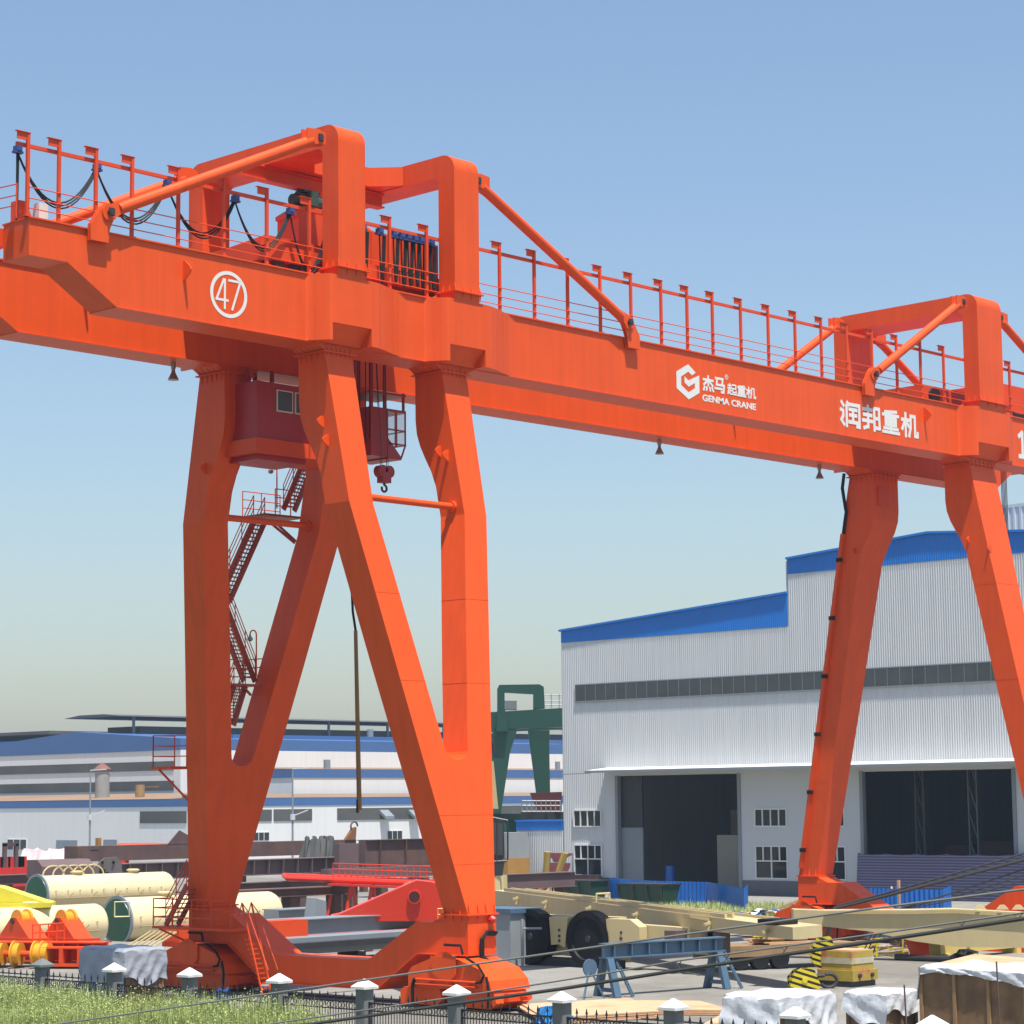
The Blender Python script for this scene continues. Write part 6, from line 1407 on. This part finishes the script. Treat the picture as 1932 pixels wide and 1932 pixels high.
xw2, yw2 = cw.x, cw.y
MB().box(xw2-0.1, yw2-0.0, 0.0, xw2+1.5, yw2+1.5, 0.22).build('skid', DARK, wt)
for i, (z0, z1, m_, e) in enumerate(((0.22, 0.62, WY, 0.12), (0.63, 0.84, WY, 0.0), (0.85, 1.08, WW, 0.02), (1.09, 1.32, WY, 0.0))):
    MB().box(xw2-e, yw2-e, z0, xw2+1.4+e, yw2+1.4+e, z1).build('weight_slab', m_, wt)
MB().box(xw2+0.1, yw2+0.1, 1.321, xw2+1.3, yw2+1.3, 1.36).build('board', WOODL, wt)
k = MB()
for dx in (0.3, 1.1): k.tube((xw2+dx, yw2-0.2, 0.42), (xw2+dx, yw2-0.121, 0.42), 0.08, 10)
k.build('lifting_eye', DARK, wt)
sw = thing('scrap_bars', 'loose yellow and rusty bars heaped behind the test weights', 'scrap', tuple(atZ(1680, 1803)))
c = atZ(1675, 1800); rng = random.Random(14)
for m_, n in ((YELLOW, 7), (RUST, 9), (WOODL, 5)):
    k = MB()
    for i in range(n): p = c+V((rng.uniform(-1.6, 1.6), rng.uniform(-1.6, 1.6), rng.uniform(0.05, 0.75))); d = V((rng.uniform(-1, 1), rng.uniform(-1, 1), rng.uniform(-.12, .12))).normalized()*rng.uniform(.4, 1.2); k.bar(p-d, p+d, rng.uniform(.06, .14))
    k.build('bar', m_, sw)
a = atZ(1690, 1812); b = atZ(1800, 1816); MB().tube(a+V((0, 0, 0.15)), b+V((0, 0, 0.15)), 0.14, 10).build('dark_pipe', DARK, label='dark pipe with a yellow clamp lying on the yard before the weights', cat='pipe')
a = atZ(1640, 1805); b = atZ(1690, 1803)
k = MB(); k.box(a.x, a.y-0.5, 0.75, b.x, b.y+0.3, 0.82); k.tube((a.x, a.y-0.4, 0), (a.x, a.y-0.4, 0.8), 0.04, 5).tube((b.x, b.y-0.4, 0), (b.x, b.y-0.4, 0.8), 0.04, 5).tube((a.x, a.y-0.4, 1.3), (b.x, b.y-0.4, 1.3), 0.03, 5).build('yellow_stand', YELLOW, label='small yellow tubular stand behind the test weights', cat='stand')
a = atZ(1775, 1812); yb2 = MB().box(a.x, a.y, 0.25, a.x+12, a.y+0.6, 0.85).box(a.x+0.3, a.y-0.1, 0, a.x+0.7, a.y+0.7, 0.249).box(a.x+6, a.y-0.1, 0, a.x+6.4, a.y+0.7, 0.249); yb2.build('yellow_beam', mat('pale_yellow', (0.74, 0.55, 0.16), 0.5), label='yellow steel beam lying before the right red stand', cat='steel beam')
heap('black_bag', 'black plastic bag lying on the yellow beam', 'bag', 1735+62, 1735+110, 1795, 1803, 98, 0.5, BLACK, 21, n=6)
# ================================================================== things in front of the workshop
def corr(name, lab, pts, h, grp, per=0.35, dep=0.07, m=BLUES):
    vs = []; fs = []; i = 0
    for p, q in zip(pts, pts[1:]):
        p, q = V(p), V(q); n = max(2, round((q-p).length/per*2)); nn = V((-(q-p).y, (q-p).x, 0)).normalized()
        for k in range(n+1):
            c = p.lerp(q, k/n)+nn*(dep if k % 2 else 0); vs += [(c.x, c.y, 0.0), (c.x, c.y, h)]
            if i: fs.append((2*i-2, 2*i, 2*i+1, 2*i-1))
            i += 1
    return MB().add(vs, fs).build(name, m, label=lab, cat='site fence', group=grp)
gB = 'blue corrugated site fences'
f1 = [atZ(1145, 1705), atZ(1240, 1712), atZ(1330, 1718), atZ(1405, 1732)]
z1_ = atD(1300, 1661, (f1[2]-CAM).dot(FW)).z
def sheetfence(name, lab, uv, d, vt):
    P = []; 
    for (u, v) in uv: P.append(atZ(u, v))
    h = atD(uv[1][0], vt, (P[1]-CAM).dot(FW)).z; return corr(name, lab, P, h, gB)
sheetfence('blue_site_fence', 'curved run of shiny blue corrugated sheets before the left bay door', [(1150, 1698), (1235, 1705), (1335, 1708), (1405, 1724), (1412, 1714)], 0, 1662)
sheetfence('blue_site_fence', 'blue corrugated sheets left half before the striped curtain', [(1642, 1722), (1690, 1724), (1694, 1716)], 0, 1677)
sheetfence('blue_site_fence', 'blue corrugated sheets right half before the striped curtain', [(1700, 1722), (1780, 1724), (1796, 1714)], 0, 1679)
a = atZ(1697, 1722); MB().bar((a.x, a.y, 0), (a.x, a.y, 2.0), 0.15).bar((a.x-0.6, a.y, 0), (a.x-0.2, a.y+0.4, 1.6), 0.12).build('timber_post', WOODL, label='pale timber posts leaning between the two blue sheets', cat='post')
def striped():
    m = bpy.data.materials.new('striped_tarpaulin'); m.use_nodes = True; t = m.node_tree; b = t.nodes['Principled BSDF']; b.inputs['Roughness'].default_value = 0.6
    tc = t.nodes.new('ShaderNodeTexCoord'); wv_ = t.nodes.new('ShaderNodeTexWave'); wv_.bands_direction = 'Z'; wv_.inputs['Scale'].default_value = 1.6; wv_.inputs['Distortion'].default_value = 0.6; wv_.inputs['Detail'].default_value = 1
    t.links.new(tc.outputs['Object'], wv_.inputs[0]); r = t.nodes.new('ShaderNodeValToRGB'); e = r.color_ramp.elements; e[0].position = 0.55; e[0].color = (0.07, 0.065, 0.13, 1); e[1].position = 0.85; e[1].color = (0.19, 0.17, 0.25, 1)
    t.links.new(wv_.outputs[0], r.inputs[0]); t.links.new(r.outputs[0], b.inputs['Base Color']); return m
vs = []; fs = []; ya, yb3 = 38.3, 23.5; n = 60
for i in range(n+1):
    y = ya+(yb3-ya)*i/n
    for j in range(7):
        zz = 0.05+(3.2-0.05)*j/6; zz = zz if j < 6 else zz-0.12*abs(math.sin(i*0.31)); vs.append((XB-0.9-0.05*math.sin(i*0.9)-0.3*(1-j/6), y, zz))
for i in range(n):
    for j in range(6): fs.append((i*7+j, (i+1)*7+j, (i+1)*7+j+1, i*7+j+1))
ct = thing('striped_curtain', 'purple striped tarpaulin hung across the right bay door', 'tarpaulin', (XB-1, 31, 0))
MB().add(vs, fs).build('sheet', striped(), ct); k = MB()
for y in (38.2, 34.5, 30.8, 27, 23.6): k.tube((XB-0.8, y, 0), (XB-0.8, y, 3.25), 0.05, 6)
k.tube((XB-0.8, 38.3, 3.1), (XB-0.8, 23.5, 3.1), 0.04, 6).build('post', DARK, ct)
# green skips
def skip(u, v, w_, h, lab):
    a = atZ(u, v); o = thing('green_skip', lab, 'skip', tuple(a), 'dark green skips before the workshop'); GS = mat('skip_green', (0.02, 0.075, 0.045), 0.5, var=0.15)
    MB().loft([[(a.x+0.2, a.y-w_+0.2, 0.1), (a.x+1.5, a.y-w_+0.2, 0.1), (a.x+1.5, a.y-0.2, 0.1), (a.x+0.2, a.y-0.2, 0.1)], [(a.x, a.y-w_, h), (a.x+1.8, a.y-w_, h), (a.x+1.8, a.y, h), (a.x, a.y, h)]]).build('tub', GS, o)
    k = MB().box(a.x-0.06, a.y-w_-0.06, h, a.x+1.86, a.y+0.06, h+0.1)
    for t in (0.02, 0.35, 0.66, 0.97): k.box(a.x-0.08, a.y-w_*t-0.05, 0.1, a.x-0.001, a.y-w_*t+0.05, h)
    k.build('rim', DARK, o)
skip(1042, 1698, 3.9, 1.35, 'dark green skip below the red tripod frame'); skip(1165, 1712, 4.0, 1.5, 'dark green skip in front of the blue sheet fence')
# red tripod lifting frame with yellow slings
rt = thing('tripod_frame', 'faded red tripod lifting gear with ochre webbing slings by the annex', 'lifting frame', tuple(atZ(1050, 1692)))
dR = 172; FR = mat('faded_red_paint', (0.26, 0.075, 0.08), 0.6, var=0.15)
k = MB()
R_ = lambda u, v, d=dR: atD(u, v, d)
for p, q in (((1040, 1655), (1013, 1690)), ((1060, 1650), (1075, 1692)), ((1070, 1648), (1092, 1690)), ((1042, 1650), (1062, 1690))):
    a = R_(*p); b = R_(*q); b.z = 0; k.tube(a, b, 0.18, 8)
k.build('leg', FR, rt)
MB().prism([R_(u, v) for u, v in ((1033, 1628), (1077, 1629), (1074, 1640), (1066, 1652), (1042, 1652), (1036, 1640))], (0.8, 0.9, 0)).build('body', FR, rt)
MB().prism([R_(u, v) for u, v in ((1030, 1609), (1080, 1610), (1080, 1613), (1066, 1620), (1062, 1627), (1048, 1627), (1044, 1620), (1030, 1613))], (0.6, 0.7, 0)).build('head', FR, rt)
for uv in (((1033, 1607), (1030, 1645), (1040, 1668)), ((1066, 1609), (1056, 1640), (1050, 1662))): MB().path([R_(u, v, 170) for u, v in uv], 0.26, 6).build('webbing_sling', mat('ochre_webbing', (0.40, 0.27, 0.06), 0.8), rt)
# rubble
rub = thing('rubble_heap', 'heap of broken panels and scrap on the grass before the workshop', 'rubble', tuple(atZ(1430, 1735)))
rng = random.Random(12); c = atZ(1415, 1738)
for i, m_ in enumerate((WALLF, WOODL, GREYP, BLUES, DARK)):
    k = MB()
    for j in range((12, 10, 10, 3, 8)[i]):
        p = c+V((rng.uniform(-1.8, 1.8), rng.uniform(-3.4, 2.6), rng.uniform(0.05, 0.6))); d = V((rng.uniform(-1, 1), rng.uniform(-1, 1), rng.uniform(-.4, .4))).normalized(); k.bar(p-d*rng.uniform(.2, .8), p+d*rng.uniform(.2, .9), rng.uniform(.1, .45), 0.05)
    k.build('broken_panel', m_, rub)
a = atZ(1430, 1733); MB().bar(a+V((0, 0, 0.1)), a+V((0.5, -3.0, 1.2)), 0.12).build('timber_prop', WOODL, rub)
heap('rubble_heap', 'low scatter of white scrap left of the orange slender leg foot', 'rubble', 1462, 1500, 1735, 1746, 138, 2, mat('pale_rubble', (0.36, 0.34, 0.30), 0.9, var=0.4, scale=4), 33, n=12, amp=0.9)
heap('brick_heap', 'low heap of red brick rubble before the brown brick wall', 'rubble', 1000, 1060, 1672, 1682, 186, 2, mat('brick_rubble', (0.30, 0.17, 0.12), 0.9, var=0.4, scale=4), 31, n=14, amp=0.8)
# ================================================================== green gantry crane far behind
gcn = thing('green_gantry_crane', 'dark green gantry crane standing far behind between the near leg and workshop', 'gantry crane', tuple(atD(970, 1560, 235)))
DG = 235; n_ = V((FW.x, FW.y, 0)).normalized()
def gp(name, uvs, dep, d=DG, m=GCRANE): MB().prism([atD(u, v, d) for u, v in uvs], n_*dep).build(name, m, gcn)
gp('girder', ((900, 1345), (1075, 1335), (1075, 1371), (900, 1378)), 2.2)
gp('girder', ((900, 1352), (1075, 1343), (1075, 1375), (900, 1382)), 2.2, DG+8)
po = [(938, 1338), (938, 1300), (942, 1292), (1018, 1291), (1026, 1296), (1028, 1336), (1006, 1338), (1006, 1309), (952, 1306), (952, 1338)]
gp('portal_frame', po, 1.5)
gp('pedestal', ((938, 1338), (953, 1338), (958, 1380), (936, 1380)), 2.6, DG-0.5)
gp('leg', ((930, 1378), (975, 1378), (962, 1420), (945, 1535), (922, 1535)), 2.6)
gp('leg', ((996, 1378), (1036, 1378), (1038, 1500), (1024, 1530), (1012, 1500)), 2.4, DG+6)
gp('sill_beam', ((920, 1535), (1060, 1535), (1060, 1552), (920, 1552)), 2.5, DG+3)
for u in (925, 1040): a = atD(u, 1552, DG+3); MB().box(a.x-2, a.y-2, 0, a.x+2, a.y+2, a.z).build('bogie', GCRANE, gcn)
gp('machinery_house', ((952, 1338), (975, 1338), (975, 1322), (952, 1322)), 3, DG+4, GP2)
k = MB()
for v in (1311, 1322, 1330): k.tube(atD(1028, v, DG), atD(1070, v, DG), 0.05, 5)
for u in (1040, 1055, 1068): k.tube(atD(u, 1336, DG), atD(u, 1309, DG), 0.05, 5)
k.build('railing', GP2, gcn)
# dark red hull-like platform with grey rails under it
pf_ = thing('red_platform', 'dark red platform with grey guard rails under the green crane leg', 'platform', tuple(atD(1030, 1540, 215)))
MB().prism([atD(u, v, 212) for u, v in ((1000, 1496), (1060, 1494), (1060, 1530), (1014, 1532))], n_*3).build('deck', mat('maroon_paint', (0.14, 0.03, 0.03), 0.6), pf_)
a = atD(1035, 1532, 213); MB().box(a.x-1.5, a.y-1, 0, a.x+2.5, a.y+2, a.z).build('pedestal', DARK, pf_)
k = MB()
for v in (1511, 1520, 1531): k.tube(atD(985, v, 211), atD(1058, v, 211), 0.06, 5)
for i in range(9): k.tube(atD(985+9*i, 1532, 211), atD(985+9*i, 1510, 211), 0.06, 5)
k.build('railing', GP2, pf_)
# cream jib crane with dark glazed cab just behind the near leg
jc = thing('jib_crane', 'cream slewing crane with dark glazed cab peeking out right of the near leg', 'crane', tuple(atZ(946, 1715)))
dj = 150
def jb(name, uvs, dep, d, m): MB().prism([atD(u, v, d) for u, v in uvs], n_*dep).build(name, m, jc)
jb('mast', ((915, 1436), (931, 1436), (940, 1526), (915, 1526)), 1.0, dj, CREAM)
jb('cab', ((905, 1546), (950, 1548), (952, 1618), (946, 1624), (905, 1622)), 1.8, dj, DARK)
jb('cab_glass', ((930, 1552), (948, 1553), (949, 1614), (930, 1612)), 0.05, dj-0.1, GLASSG)
k = MB(); F_ = lambda u, v: atD(u, v, dj-0.8)
for p, q in (((918, 1540), (958, 1548)), ((958, 1548), (958, 1622)), ((918, 1626), (956, 1624)), ((938, 1545), (938, 1624))): k.tube(F_(*p), F_(*q), 0.06, 5)
k.build('cab_guard', DARK, jc)
jb('slewing_ring', ((905, 1624), (952, 1626), (948, 1652), (905, 1652)), 1.6, dj, DARK)
a = atD(935, 1652, dj+0.6); MB().tube((a.x, a.y, 0), a, 0.75, 16).build('pedestal', CREAM, jc)
MB().path([atD(927, 1395, dj+.5), atD(930, 1402, dj+.5), atD(930, 1415, dj+.5), atD(926, 1422, dj+.5)], 0.1, 6).build('hook_ring', DARK, jc)
MB().box(*(tuple(atD(958, 1630, 190))[:2]+(0,)+tuple(V(tuple(atD(975, 1630, 190)))+V((2, 2, 0)))[:2]+(2.6,))).build('ochre_box', mat('ochre_box_paint', (0.45, 0.24, 0.06), 0.7), label='small ochre box stacked left of the annex shed', cat='box')
a = atD(955, 1640, 190); MB().box(a.x, a.y, 2.61, a.x+2.6, a.y+2, a.z+2.9).build('equipment_housing', GP2, label='grey sheet metal housing above the ochre box beside the annex', cat='housing')
# a worker-sized gas cylinder row and small drums near the doors
a = atZ(1220, 1690); dr = MB().lathe((XB+2.2, 58.4, 0.02), (0, 0, 1), [(0, 0.45), (1.5, 0.45), (1.5, 0.4), (2.0, 0.4)], 16).build('blue_drum', BLUES, smooth=True, label='tall blue drum standing just inside the left bay door', cat='drum')
